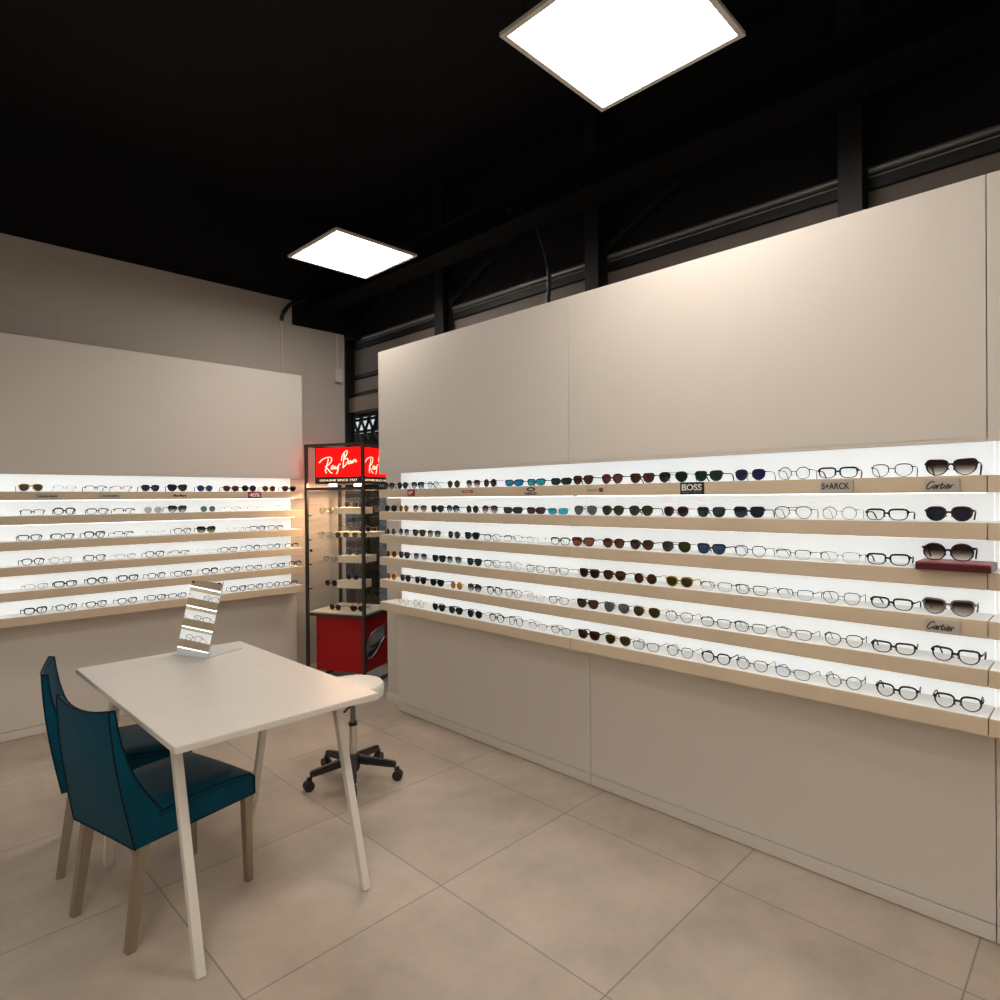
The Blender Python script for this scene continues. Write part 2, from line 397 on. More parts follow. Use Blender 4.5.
tag(MB().tube([(q3.x - .012, 4.99, q3.z + .062), (q3.x - .012, 4.99, 2.98)], 0.007, 8).build('wall_conduit', m_wall, smooth=True), 'thin painted conduit rising from the junction box on the pier', 'conduit')

# ------------------------------------------------------------------ ceiling panel lamps
def lamp(x, y, lab):
    t = thing('ceiling_lamp', lab, 'lamp', (x, y, 3.10), 0, 'square ceiling panel lamps')
    a, b = 0.303, 0.283
    fr = MB()
    for (x0, y0, x1, y1) in ((-a, -a, a, -b), (-a, b, a, a), (-a, -b, -b, b), (b, -b, a, b)):
        fr.box((x0, y0, 0), (x1, y1, 0.014))
    fr.box((-b, -b, 0.0105), (b, b, 0.014))
    fr.build('frame', m_alu, t)
    MB().box((-b, -b, 0.003), (b, b, 0.0104)).build('diffuser', m_lamp, t)
    for sx in (-1, 1):
        for sy in (-1, 1):
            MB().tube([(sx * .24, sy * .24, .014), (sx * .24, sy * .24, ZC - 3.10)], 0.0015, 5).build('wire', m_black, t)
lamp(2.272, 3.60, 'lit square white panel lamp hanging over the rolling stool and corner cabinet')
lamp(1.86, 1.22, 'lit square white panel lamp hanging before the long display')
lamp(-1.15, -1.25, 'added unseen square fill lamp hanging well behind the camera place')  # added fill lamp out of view, brightens the room from behind
lamp(-0.15, 1.16, 'added unseen square fill lamp hanging beside the camera place')  # out of view, put in as extra fill light for the room
lamp(-2.35, 1.16, 'added unseen square fill lamp hanging at the far side of the room')  # extra unseen lamp, added to lift the lower panels
lamp(-2.60, -2.60, 'added unseen square fill lamp hanging in the corner behind the camera place')  # unseen too, added for more fill from the rear corner
lamp(1.00, -1.25, 'added unseen square fill lamp hanging behind the camera place')  # added out of view, placed to balance brightness along the long display

# ------------------------------------------------------------------ display walls
SH_TOP = [1.558, 1.407, 1.2505, 1.0975, 0.9445, 0.7915]
def display(name, lab, axis, a0, a1, top, end_lit, seam, turn=None):
    """axis 'y': runs along y facing -x; axis 'x': runs along x facing -y; turn = (x, y): runs along -y from there, facing +x"""
    t = thing(name, lab, 'display wall', (XF, a0, 0) if axis == 'y' else (a0, YF, 0))
    if turn: t.location = (turn[0], turn[1], 0); t.rotation_euler = (0, 0, PI)
    L_ = a1 - a0
    D = 0.164
    def B(mb, u0, u1, d0, d1, z0, z1):
        if axis == 'y': mb.box((d0, u0, z0), (d1, u1, z1))
        else: mb.box((u0, d0, z0), (u1, d1, z1))
        return mb
    g = seam
    e1 = L_ + (0.022 if end_lit else -g)
    up = B(B(MB(), g, L_ - g, 0, D + .06, 1.677, top), g, L_ - g, 0, .018, 1.664, 1.677).build('upper_panel', m_panel, t, bevel=0.0015)
    B(MB(), g, e1, D, D + .06, 0.06, 0.75).build('lower_panel', m_panel, t, bevel=0.0015)
    B(MB(), g, e1, D - .004, D + .06, 0.003, 0.0575).build('plinth', m_panel, t, bevel=0.0015)
    le = L_ - (0.028 if end_lit else g * .5)
    B(MB(), g * .5, le, D, D + .02, 0.7505, 1.6765).build('light_panel', m_lightpanel, t)
    B(MB(), .01, le - .03, .020, .032, 1.6745, 1.6765).build('led_strip', m_led, up)
    for i, zt in enumerate(SH_TOP):
        sh = B(MB(), g, L_ - g if not end_lit else L_, 0, D - .0005, zt - .0545, zt).build('shelf', m_shelf, t, bevel=0.0012)
        B(MB(), g + .001, (L_ - g if not end_lit else L_) - .001, .006, D - .001, zt + .0001, zt + .0009).build('lining', m_shelftop, sh)
        if i < 5: B(MB(), .01, le - .03, .030, .042, zt - .0565, zt - .0546).build('led_strip', m_led, sh)
    return t
YS = 1.951
display('display_wall', 'cream wall unit with six lit shelves of sunglasses, beside the corner cabinet', 'y', YS, 3.602, 2.499, True, 0.0012)
display('display_wall', 'cream wall unit with six lit shelves of mostly clear glasses, in front of the third column', 'y', 0.29, YS, 2.499, False, 0.0012)
display('display_wall', 'cream wall unit of lit shelves continuing past the round sunglasses on the red box', 'y', -1.371, 0.29, 2.499, False, 0.0012)
display('display_wall', 'cream wall unit with six lit shelves behind the table and blue chairs', 'x', -0.615, 2.518, 2.513, True, 0.001)
XR = -0.45
display('display_wall', 'lit wall unit at right angles to the corner display, seen only in the table mirror', 'y', 0, 2.4, 2.513, False, 0.001, turn=(XR, 4.755))

# ------------------------------------------------------------------ glasses
def outline(shape):
    pts = []
    n = 36
    for k in range(n):
        a = 2 * PI * k / n
        c, s = math.cos(a), math.sin(a)
        # c>0 = outer side, s>0 = top
        def sup(hx, hy, et, eb, tp, up=0.0):
            e = et if s >= 0 else eb
            y, z = hx * math.copysign(abs(c) ** (2 / e), c), hy * math.copysign(abs(s) ** (2 / e), s)
            y *= 1 + tp * (z / hy)
            return y, z + up * max(0, c) * max(0, s)
        if shape == 'round': y, z = sup(23.5, 22.5, 2.0, 2.0, 0)
        elif shape == 'panto': y, z = sup(25, 21.5, 2.8, 2.0, 0.09)
        elif shape == 'wayfarer': y, z = sup(25.5, 20.5, 3.8, 2.3, 0.12, 2.0)
        elif shape in ('rect', 'half'): y, z = sup(27, 18.3, 3.8, 2.7, 0.09)
        elif shape == 'aviator':
            y, z = sup(28, 22.5, 2.7, 2.2, 0.0); w = (22.5 - z) / 45
            y += w * w * 3.5; y *= (1 - 0.28 * w * w)
        elif shape == 'cateye': y, z = sup(28, 23.5, 3.2, 2.1, 0.13, 5.5)
        elif shape == 'big': y, z = sup(28.5, 26, 2.1, 2.1, 0)
        elif shape == 'sport': y, z = sup(31, 17, 3.4, 2.8, 0.05, 3.0)
        pts.append((y, z))
    lo = min(p[1] for p in pts)
    return [(y / 1000, (z - lo) / 1000) for y, z in pts]
HX = dict(round=23.5, panto=26, wayfarer=27, rect=27.5, half=27.5, aviator=29, cateye=29, big=28.5, sport=31)
FRAME_M, LENS_M, TEMPLE_M = {}, {}, {}
def curve_x(y): return 0.9 * y * y       # wrap of the front: the sides sit further back
def glasses_meshes(shape, wt):
    """wt: thick / thin / bare"""
    key = (shape, wt)
    lk = (shape, wt in ('thick', 'heavy'))
    if key in FRAME_M: return FRAME_M[key], LENS_M[lk], TEMPLE_M[wt]
    r = dict(heavy=0.0034, thick=0.0025, thin=0.0016, bare=0.0010)[wt]
    o = outline(shape)
    hx = HX[shape] / 1000
    bw = 0.010 if shape == 'sport' else 0.015 if wt in ('thick', 'heavy') else 0.018
    cy = hx + bw / 2
    top = max(p[1] for p in o)
    fr = MB()
    for sg in (1, -1):
        loop = [Vector((curve_x(cy + y), sg * (cy + y), z + r)) for y, z in o]
        if shape == 'half' :
            arc = [p for p in loop if p.z > r + top * 0.45]
            loop2 = sorted(arc, key=lambda p: p.y)
            fr.tube(loop2, r * 1.2, 6)
            fr.tube(loop, 0.0005, 4, closed=True)
        else:
            rad = [r * ((0.62 + 0.85 * z / top) if wt in ('thick', 'heavy') else (0.8 + 0.45 * z / top)) for y, z in o]
            mb = MB(); pts = loop
            fr.tube(pts + [pts[0]], rad + [rad[0]], 6, up=(1, 0, 0))
        # end piece at the hinge
        hy = cy + max(p[0] for p in o)
        hz = top * 0.80
        fr.bar((curve_x(hy - .004), sg * (hy - .004), hz), (curve_x(hy) + .003, sg * (hy + .004), hz + .001), 0.005 if wt in ('thick', 'heavy') else .003, 0.008 if wt in ('thick', 'heavy') else .004, up=(0, 0, 1))
    inn = cy - max(-p[0] for p in o)
    bz = top * (0.66 if shape not in ('aviator', 'cateye') else 0.72)
    fr.tube([(curve_x(0) - .001 + 0.0, -inn - .001, bz - .002), (-.001, -inn * .45, bz + .002), (-.001, inn * .45, bz + .002), (0, inn + .001, bz - .002)], r * (1.7 if wt in ('thick', 'heavy') else 1.15), 6)
    if shape == 'aviator':
        fr.tube([(0, -inn - .006, top * .97), (0, 0, top * .96), (0, inn + .006, top * .97)], r, 6)
    for sg in (1, -1):   # nose pads
        fr.tube([(.001, sg * (inn + .001), bz * .75), (.006, sg * (inn * .75), bz * .55)], r * .9, 5)
    FRAME_M[key] = fr.mesh('frame', m_print, smooth=True, angle=60)
    if lk not in LENS_M:
        LENS_M[lk] = []
        for sg in (1, -1):
            k = 0.97
            zc = top / 2
            poly = [Vector((curve_x(cy + y * k) - .0006, sg * (cy + y * k), zc + (z - zc) * k + .0014)) for y, z in o]
            LENS_M[lk].append(MB().prism(poly, (0.0014, 0, 0)).mesh('lens', m_print))
        LENS_M[lk].append((cy + max(p[0] for p in o), top))
    if wt not in TEMPLE_M: TEMPLE_M[wt] = {}
    if shape not in TEMPLE_M[wt]:
        hy, top_ = LENS_M[lk][2]
        hy += .004
        hz = top_ * .80
        tr = dict(heavy=0.0032, thick=0.0028, thin=0.0017, bare=0.0012)[wt]
        TEMPLE_M[wt][shape] = []
        for sg in (1, -1):
            x0 = curve_x(hy) + .002
            path = [(x0, sg * hy, hz), (x0 + .03, sg * (hy + .001), hz), (x0 + .068, sg * (hy - .002), hz - .001), (x0 + .082, sg * (hy - .003), hz - .004), (x0 + .094, sg * (hy - .005), hz * .55), (x0 + .104, sg * (hy - .008), tr + .0005)]
            TEMPLE_M[wt][shape].append(MB().tube(smooth_line(path, 3), tr, 6, flat=1.0).mesh('temple', m_print, smooth=True, angle=60))
    return FRAME_M[key], LENS_M[lk], TEMPLE_M[wt]
FM = dict(
    black=pmat('black acetate', (0.008, 0.008, 0.009), 0.25),
    tortoise=pmat('tortoise acetate', (0.045, 0.018, 0.008), 0.25, noise=0.6, nscale=120),
    brown=pmat('brown acetate', (0.07, 0.03, 0.015), 0.3),
    silver=m_silver, gold=pmat('gold metal', (0.62, 0.42, 0.14), 0.25, metal=0.9),
    gunmetal=pmat('gunmetal', (0.06, 0.06, 0.065), 0.3, metal=0.7),
    red=pmat('red acetate', (0.30, 0.015, 0.02), 0.3), blue=pmat('blue acetate', (0.02, 0.06, 0.22), 0.3),
    maroon=pmat('maroon acetate', (0.07, 0.008, 0.012), 0.3), grey=pmat('grey acetate', (0.17, 0.17, 0.18), 0.3),
    yellow=pmat('yellow acetate', (0.45, 0.28, 0.03), 0.3), clear=clear_mat('crystal acetate', (0.62, 0.66, 0.68), 0.12, 0.1),
    pink=pmat('pink metal', (0.55, 0.16, 0.14), 0.3), green=pmat('lime acetate', (0.35, 0.5, 0.04), 0.3))
GZ = (0.004, 0.036)
LM = dict(
    clear=clear_mat('clear lens', (0.955, 0.965, 0.965), 0.035),
    brown=clear_mat('brown lens', (0.0499, 0.0148, 0.0061), 0.025), rust=clear_mat('rust lens', (0.0825, 0.0182, 0.0069), 0.025),
    darkbrown=clear_mat('dark brown lens', (0.0174, 0.0078, 0.0043), 0.025),
    green=clear_mat('green lens', (0.0043, 0.0225, 0.0130), 0.025), olive=clear_mat('olive lens', (0.0260, 0.0269, 0.0052), 0.025),
    darkgreen=clear_mat('dark green lens', (0.0052, 0.0113, 0.0061), 0.025), teal=clear_mat('teal lens', (0.0052, 0.0195, 0.0199), 0.025),
    black=clear_mat('black lens', (0.0052, 0.0052, 0.0065), 0.025), navy=clear_mat('navy lens', (0.0061, 0.0104, 0.0239), 0.03),
    purple=clear_mat('violet lens', (0.0130, 0.0113, 0.0434), 0.025), blue=clear_mat('blue lens', (0.0052, 0.0347, 0.0955), 0.04),
    bluemirror=clear_mat('blue mirror lens', (0.0, 0.16, 0.34), 0.16, 0.08, (0.25, 0.7, 1.0)), cyan=clear_mat('turquoise mirror lens', (0.0, 0.26, 0.33), 0.16, 0.08, (0.3, 0.9, 0.9)),
    grey=clear_mat('grey lens', (0.0806, 0.0868, 0.0837), 0.025), amber=clear_mat('amber lens', (0.3844, 0.1674, 0.0248), 0.025), mustard=clear_mat('mustard lens', (0.2108, 0.1054, 0.0124), 0.025),
    rose=clear_mat('rose lens', (0.1302, 0.0304, 0.0282), 0.03), lilac=clear_mat('pale lilac lens', (0.45, 0.42, 0.45), 0.025), tealgrey=clear_mat('blue grey lens', (0.0806, 0.1550, 0.1736), 0.025),
    pale=clear_mat('pale blue lens', (0.62, 0.76, 0.82), 0.04), orange=clear_mat('orange lens', (0.1823, 0.0369, 0.0087), 0.03),
    camo=clear_mat('grey green lens', (0.0477, 0.0477, 0.0304), 0.025),
    gbrown=clear_mat('brown gradient lens', (0.0149, 0.0062, 0.0037), 0.025, grad=(GZ[0], GZ[1], (0.80, 0.70, 0.60))),
    ggrey=clear_mat('grey gradient lens', (0.0099, 0.0112, 0.0124), 0.025, grad=(GZ[0], GZ[1], (0.72, 0.74, 0.74))),
    ggreen=clear_mat('green gradient lens', (0.0074, 0.0217, 0.0186), 0.025, grad=(GZ[0], GZ[1], (0.60, 0.68, 0.66))),
    gblue=clear_mat('blue gradient lens', (0.0099, 0.0124, 0.0279), 0.025, grad=(GZ[0], GZ[1], (0.50, 0.55, 0.62))),
    gmauve=clear_mat('mauve gradient lens', (0.0248, 0.0087, 0.0124), 0.025, grad=(GZ[0], GZ[1], (0.62, 0.48, 0.46))),
    golive=clear_mat('olive gradient lens', (0.0186, 0.0174, 0.0062), 0.025, grad=(GZ[0], GZ[1], (0.60, 0.55, 0.32))))
LENS_WORD = dict(clear='', brown='brown', rust='rust brown', darkbrown='dark brown', green='green', olive='olive', darkgreen='dark green', teal='dark teal', black='black', navy='navy',
                 purple='violet', blue='blue', bluemirror='blue mirrored', cyan='turquoise mirrored', grey='grey', amber='amber', mustard='mustard', rose='rose', lilac='pale lilac', tealgrey='blue grey',
                 pale='pale blue', orange='orange', camo='grey green', gbrown='brown gradient', ggrey='grey gradient', ggreen='green gradient', gblue='blue gradient', gmauve='mauve gradient', golive='olive gradient')
SHAPE_WORD = dict(round='round', panto='rounded', wayfarer='squarish', rect='rectangular', half='half-rim', aviator='aviator', cateye='upswept', big='large round', sport='wraparound')
ORD = ['first', 'second', 'third', 'fourth', 'fifth', 'sixth', 'seventh', 'eighth', 'ninth', 'tenth', 'eleventh', 'twelfth', 'thirteenth', 'fourteenth', 'fifteenth', 'sixteenth', 'seventeenth', 'eighteenth', 'nineteenth', 'twentieth']
SHELF_WORD = ['top shelf', 'second shelf', 'third shelf', 'fourth shelf', 'fifth shelf', 'lowest shelf']
PROTO = {}
def put(o, mat):
    o.material_slots[0].link = 'OBJECT'; o.material_slots[0].material = mat
def make_glasses(shape, wt, frame, lens, label, group, loc, rz, scale=1.0, tcol=None):
    fm, lm, tm = glasses_meshes(shape, wt)
    sun = lens != 'clear'
    t = thing('sunglasses' if sun else 'eyeglasses', label, 'sunglasses' if sun else 'glasses', loc, rz, group)
    t.scale = (scale,) * 3
    f = bpy.data.objects.new('frame', fm); f.parent = t; col.objects.link(f); put(f, FM[frame])
    for i in (0, 1):
        l = bpy.data.objects.new('lens', lm[i]); l.parent = t; col.objects.link(l); put(l, LM[lens])
        a = bpy.data.objects.new('temple', tm[shape][i]); a.parent = t; col.objects.link(a); put(a, FM[tcol or frame])
    return t
# each row: (pixel x of the middle, shape, rim weight, frame colour, lens)
W, P, RD, RC, AV, CE, BG, SP, HF = 'wayfarer', 'panto', 'round', 'rect', 'aviator', 'cateye', 'big', 'sport', 'half'
RIGHT = [
 [(389, P, 'thick', 'black', 'gmauve'), (402.5, P, 'thick', 'tortoise', 'darkbrown'), (417.5, W, 'thick', 'black', 'ggreen'), (433, RD, 'thin', 'gunmetal', 'pale'), (453.6, RD, 'thin', 'gold', 'green'),
  (473, P, 'thin', 'maroon', 'gmauve'), (490, RD, 'thin', 'gunmetal', 'darkbrown'), (514, SP, 'thick', 'black', 'bluemirror'), (536, SP, 'thick', 'black', 'cyan'), (561, SP, 'thick', 'black', 'teal'),
  (583, W, 'thick', 'tortoise', 'brown'), (612, P, 'thick', 'black', 'rose'), (642, W, 'thick', 'tortoise', 'brown'), (673, AV, 'thin', 'gunmetal', 'darkgreen'), (708.5, W, 'thick', 'black', 'green'),
  (750, P, 'thin', 'black', 'purple'), (794, RD, 'thin', 'gunmetal', 'clear'), (838, RC, 'thick', 'black', 'clear', 'red'), (892, P, 'thin', 'gunmetal', 'clear'), (951, CE, 'thick', 'black', 'gbrown')],
 [(391, P, 'thin', 'brown', 'darkbrown'), (404, RD, 'thin', 'gold', 'mustard'), (420, AV, 'thin', 'gold', 'gmauve'), (437.5, W, 'thick', 'black', 'darkgreen'), (453, P, 'thick', 'black', 'ggrey'),
  (472.5, RD, 'thin', 'gunmetal', 'olive'), (490, AV, 'thin', 'black', 'gmauve'), (513, SP, 'thick', 'black', 'teal'), (536, SP, 'thick', 'black', 'brown'), (558, SP, 'bare', 'silver', 'cyan'),
  (585.5, AV, 'thin', 'gunmetal', 'grey'), (613, P, 'thick', 'black', 'olive'), (641, P, 'thick', 'black', 'olive'), (676, P, 'thin', 'red', 'black'), (711, W, 'thin', 'black', 'teal'),
  (749, W, 'thick', 'black', 'navy'), (793, AV, 'thin', 'black', 'clear', 'red'), (839.5, RD, 'thin', 'silver', 'clear'), (887, RC, 'thick', 'black', 'clear'), (949, P, 'thick', 'tortoise', 'navy')],
 [(391, RD, 'thin', 'silver', 'grey'), (404, RD, 'thin', 'gunmetal', 'gblue'), (419, W, 'thick', 'black', 'olive'), (434, P, 'thin', 'black', 'golive'), (454, RD, 'thin', 'gunmetal', 'olive'),
  (472, W, 'thick', 'black', 'darkgreen'), (492, RC, 'thin', 'black', 'clear'), (513, HF, 'thin', 'gunmetal', 'clear'), (536, HF, 'bare', 'silver', 'clear'), (560, RC, 'thick', 'black', 'clear', 'green'),
  (583, W, 'thick', 'tortoise', 'orange'), (613.5, P, 'thick', 'tortoise', 'rust'), (641.6, P, 'thick', 'tortoise', 'brown'), (676, AV, 'thin', 'black', 'olive'), (711, W, 'thick', 'black', 'blue'),
  (750, P, 'thin', 'black', 'clear'), (793, HF, 'thin', 'black', 'clear'), (840, HF, 'bare', 'gunmetal', 'clear'), (888, RC, 'thick', 'black', 'clear'), (948, BG, 'thick', 'black', 'gbrown')],
 [(391, RD, 'thin', 'yellow', 'mustard'), (404, P, 'thick', 'black', 'navy'), (420, AV, 'thin', 'silver', 'gblue'), (438.7, W, 'thick', 'black', 'black'), (454, AV, 'thin', 'silver', 'ggreen'),
  (474, W, 'thick', 'black', 'green'), (492, P, 'thin', 'black', 'clear'), (513, RD, 'thin', 'silver', 'clear'), (535, RC, 'thin', 'black', 'clear'), (558, RC, 'thin', 'gunmetal', 'clear'),
  (589, W, 'thick', 'brown', 'darkbrown'), (614, P, 'thick', 'tortoise', 'brown'), (645, RD, 'thin', 'brown', 'brown'), (679, P, 'thick', 'yellow', 'olive'), (716, HF, 'thin', 'gunmetal', 'clear'),
  (751, RC, 'thin', 'black', 'clear'), (795, HF, 'thin', 'blue', 'clear'), (841, P, 'thin', 'grey', 'clear'), (891, RC, 'thick', 'black', 'clear'), (948, CE, 'thick', 'grey', 'gbrown')],
 [(391, RD, 'thin', 'gold', 'amber'), (405, P, 'thick', 'black', 'teal'), (420, W, 'thick', 'black', 'black'), (436.6, W, 'thick', 'black', 'darkgreen'), (456, RD, 'thin', 'gold', 'amber'),
  (474, P, 'thick', 'black', 'ggrey'), (494, P, 'thick', 'black', 'clear'), (513, RD, 'thin', 'black', 'clear'), (535, HF, 'bare', 'silver', 'clear'), (558, RC, 'thin', 'gunmetal', 'clear'),
  (587, W, 'thick', 'black', 'brown'), (616, AV, 'thin', 'gunmetal', 'grey'), (646, AV, 'thin', 'gold', 'olive'), (678.5, P, 'thin', 'maroon', 'clear'), (715, RC, 'thin', 'black', 'clear'),
  (750, RC, 'thin', 'black', 'clear'), (793, RC, 'thin', 'maroon', 'clear'), (843, P, 'thin', 'tortoise', 'clear'), (893, RC, 'thick', 'black', 'clear'), (955, W, 'thick', 'black', 'clear')],
 [(403, RD, 'thin', 'clear', 'clear'), (418, RD, 'thin', 'gold', 'clear'), (438, W, 'thick', 'black', 'darkgreen'), (455, W, 'thick', 'black', 'green'), (474, P, 'thin', 'black', 'darkgreen'),
  (496, P, 'thick', 'black', 'clear'), (515, RD, 'thin', 'black', 'clear'), (537, HF, 'bare', 'gunmetal', 'clear'), (560, RC, 'thin', 'gunmetal', 'clear'), (588, W, 'thick', 'black', 'brown'),
  (617, AV, 'thin', 'gold', 'olive'), (645, RC, 'thin', 'gunmetal', 'clear'), (679, P, 'thin', 'black', 'clear'), (715, P, 'thick', 'black', 'clear'), (751, P, 'thin', 'tortoise', 'clear'),
  (791.5, RC, 'thin', 'blue', 'clear'), (843, RD, 'thin', 'gunmetal', 'clear'), (896, P, 'thick', 'black', 'clear'), (957, P, 'thick', 'black', 'clear')]]
LEFT = [
 [(31, AV, 'thin', 'gold', 'camo'), (65, HF, 'bare', 'silver', 'clear'), (96, HF, 'thin', 'gunmetal', 'clear'), (122, HF, 'thin', 'pink', 'clear'), (150.5, P, 'thick', 'black', 'purple'), (177.5, CE, 'thick', 'black', 'navy'),
  (205, RD, 'thin', 'gunmetal', 'blue'), (231, P, 'thin', 'brown', 'brown'), (249, RD, 'thick', 'black', 'black'), (269, RD, 'thin', 'gold', 'brown'), (289, P, 'thick', 'brown', 'darkbrown')],
 [(33, HF, 'thin', 'brown', 'clear'), (65, P, 'thick', 'black', 'clear'), (98, RC, 'thin', 'black', 'clear'), (125, HF, 'thin', 'black', 'clear'), (153.5, RD, 'bare', 'silver', 'lilac'), (178, CE, 'thick', 'black', 'ggrey'),
  (208.5, RD, 'bare', 'silver', 'tealgrey'), (233, HF, 'bare', 'grey', 'clear'), (256, HF, 'bare', 'silver', 'clear'), (283, P, 'bare', 'silver', 'clear')],
 [(30, RC, 'thin', 'black', 'clear'), (63, RC, 'thin', 'gunmetal', 'clear'), (95, W, 'thick', 'black', 'clear'), (124, HF, 'thin', 'gunmetal', 'clear'), (156, HF, 'bare', 'clear', 'clear'), (183, P, 'thin', 'brown', 'clear'),
  (206.5, CE, 'thick', 'black', 'golive'), (236, HF, 'bare', 'silver', 'clear'), (258, RC, 'thin', 'black', 'clear'), (276, RC, 'thin', 'gunmetal', 'clear')],
 [(33, P, 'thin', 'black', 'clear'), (61, P, 'bare', 'grey', 'clear'), (95, W, 'thin', 'black', 'clear'), (126, HF, 'bare', 'grey', 'clear'), (155, W, 'thin', 'black', 'clear'), (180, HF, 'thin', 'gunmetal', 'clear'),
  (206, HF, 'bare', 'clear', 'clear'), (229, RC, 'thin', 'black', 'clear'), (253, P, 'thin', 'gunmetal', 'clear'), (274, P, 'thin', 'grey', 'clear'), (292, RC, 'thin', 'tortoise', 'clear')],
 [(36, HF, 'bare', 'grey', 'clear'), (65, RC, 'thick', 'black', 'clear'), (97, P, 'thick', 'black', 'clear'), (128, W, 'thick', 'black', 'clear'), (156.5, P, 'thin', 'maroon', 'clear'), (183, W, 'thin', 'black', 'clear'),
  (210, P, 'thick', 'black', 'clear'), (232, RC, 'thin', 'black', 'clear'), (254, RC, 'thin', 'black', 'clear'), (278, RC, 'thin', 'gunmetal', 'clear'), (297, P, 'thin', 'tortoise', 'clear')],
 [(35, W, 'thick', 'black', 'clear'), (66, P, 'thin', 'black', 'clear'), (96, W, 'thin', 'black', 'clear'), (127, W, 'thin', 'black', 'clear'), (156, W, 'thin', 'gunmetal', 'clear'), (177, RC, 'thin', 'blue', 'clear'),
  (238, W, 'thin', 'black', 'clear'), (255, P, 'thin', 'gunmetal', 'clear'), (273, RD, 'thin', 'grey', 'clear'), (290, RC, 'thin', 'brown', 'clear')]]
THICKW = dict(heavy='bold', thick='bold', thin='thin', bare='fine')
def describe(shape, wt, frame, lens):
    if lens == 'clear':
        fw = dict(clear='crystal', green='lime').get(frame, frame)
        return f'{THICKW[wt]} {fw} {SHAPE_WORD[shape]} eyeglasses'
    return f'{SHAPE_WORD[shape]} sunglasses with {LENS_WORD[lens]} lenses'
for row, (zt, items) in enumerate(zip(SH_TOP, RIGHT)):
    for i, (px, shape, wt, frame, lens, *more) in enumerate(items):
        X = XF + .03
        p = on_x(px, 500 if row == 0 else 560, X)
        on_box = row == 2 and i == 19
        z = zt + .0012 + (.0262 if on_box else 0)
        place = 'nearest the cabinet' if i == 0 else f'{ORD[i]} from the cabinet'
        lab = f'{describe(shape, wt, frame, lens)}{" with %s temples" % more[0].replace("green", "lime") if more else ""}, {place}, wide display {SHELF_WORD[row]}'
        if on_box: lab = 'large round brown gradient sunglasses standing on the dark red flat box'
        make_glasses(shape, wt, frame, lens, lab, f'glasses on the wide display {SHELF_WORD[row]}', (X, p.y, z), R(random.uniform(-4, 7)), (0.96 if px < 580 else 1.0) * (1.04 if px > 925 else 1.0), more[0] if more else None)
for row, (zt, items) in enumerate(zip(SH_TOP, LEFT)):
    n = len(items)
    for i, (px, shape, wt, frame, lens) in enumerate(items):
        Y = YF + .03
        p = on_y(px, 490 if row == 0 else 550, Y)
        j = n - 1 - i
        place = 'nearest the cabinet' if j == 0 else f'{ORD[j]} from the cabinet'
        lab = f'{describe(shape, wt, frame, lens)}, {place}, {SHELF_WORD[row]} behind the table'
        make_glasses(shape, dict(thick='heavy', thin='thick', bare='thin')[wt], frame, lens, lab, f'glasses on the {SHELF_WORD[row]} behind the table', (min(p.x, 2.462), Y, zt + .0012), R(90 + random.uniform(-7, 7)), 0.94)
# pairs on the unit that only the table mirror shows
for row in range(1, 6):
    for i in range(5):
        fr_ = 'red' if row in (3, 4) and i % 2 == 0 else ['gunmetal', 'black', 'tortoise', 'silver', 'maroon'][(i + row * 2) % 5]
        sh_ = [P, RC, W][(i + row) % 3]
        lab = f'{describe(sh_, "thin", fr_, "clear")}, {ORD[i]} from the room corner, {SHELF_WORD[row]} reflected in the table mirror'
        make_glasses(sh_, 'thin', fr_, 'clear', lab, f'glasses reflected in the mirror, {SHELF_WORD[row]}', (XR - .03, 4.50 - i * .24, SH_TOP[row] + .0012), R(180 + random.uniform(-6, 6)))

# dark red flat box under the round sunglasses
cb = thing('flat_box', 'dark red flat box lying on the third shelf under round sunglasses', 'box', (2.440, 0.478, SH_TOP[2] + .0011))
MB().box((0, -0.20, 0), (0.15, 0, 0.0205)).build('tray', m_maroon, cb, bevel=0.0015)
MB().box((0, -0.20, 0.0207), (0.15, 0, 0.0255)).build('lid', m_maroonlid, cb, bevel=0.001)

# ------------------------------------------------------------------ name tags on the shelf fronts
def rtag(lab, y0, y1, z0, z1, m, proud=0.008):
    """plate on the long display, y0 > y1 (y0 is the picture's near-cabinet side)"""
    t = thing('name_sign', lab, 'sign', (XF - .0005, (y0 + y1) / 2, (z0 + z1) / 2), 0, 'name tags on the shelf fronts')
    w, h = abs(y0 - y1), z1 - z0
    MB().box((-proud, -w / 2, -h / 2), (0, w / 2, h / 2)).build('plate', m, t, bevel=0.0008)
    MT = Matrix(((0, 0, -1, -proud - .0007), (-1, 0, 0, 0), (0, 1, 0, 0), (0, 0, 0, 1)))
    return t, w, h, MT, proud
def ltag(lab, x0, x1, z0, z1, m, proud=0.008):
    t = thing('name_sign', lab, 'sign', ((x0 + x1) / 2, YF - .0005, (z0 + z1) / 2), 0, 'name tags on the shelf fronts')
    w, h = x1 - x0, z1 - z0
    MB().box((-w / 2, -proud, -h / 2), (w / 2, 0, h / 2)).build('plate', m, t, bevel=0.0008)
    MT = Matrix(((1, 0, 0, 0), (0, 0, -1, -proud - .0007), (0, 1, 0, 0), (0, 0, 0, 1)))
    return t, w, h, MT
t, w, h, MT, pr = rtag('small red name tag with white script on the shelf nearest the cabinet', 3.272, 3.204, 1.514, 1.556, m_tagred)
script_mesh(RB, (185, 150, 570, 400), lambda u, v: Vector((-pr - .0006, (0.5 - u) * w * .8, (v - 0.5) * h * .75)), 0.0014, m_printwhite, t)
t, w, h, MT, pr = rtag('tan name tag with a dark red bar below the round mauve sunglasses', 2.752, 2.640, 1.507, 1.550, m_shelf, 0.006)
MB().box((-pr - .001, -w * .40, -.001), (-pr, w * .42, .014)).build('red_bar', m_tagred, t)
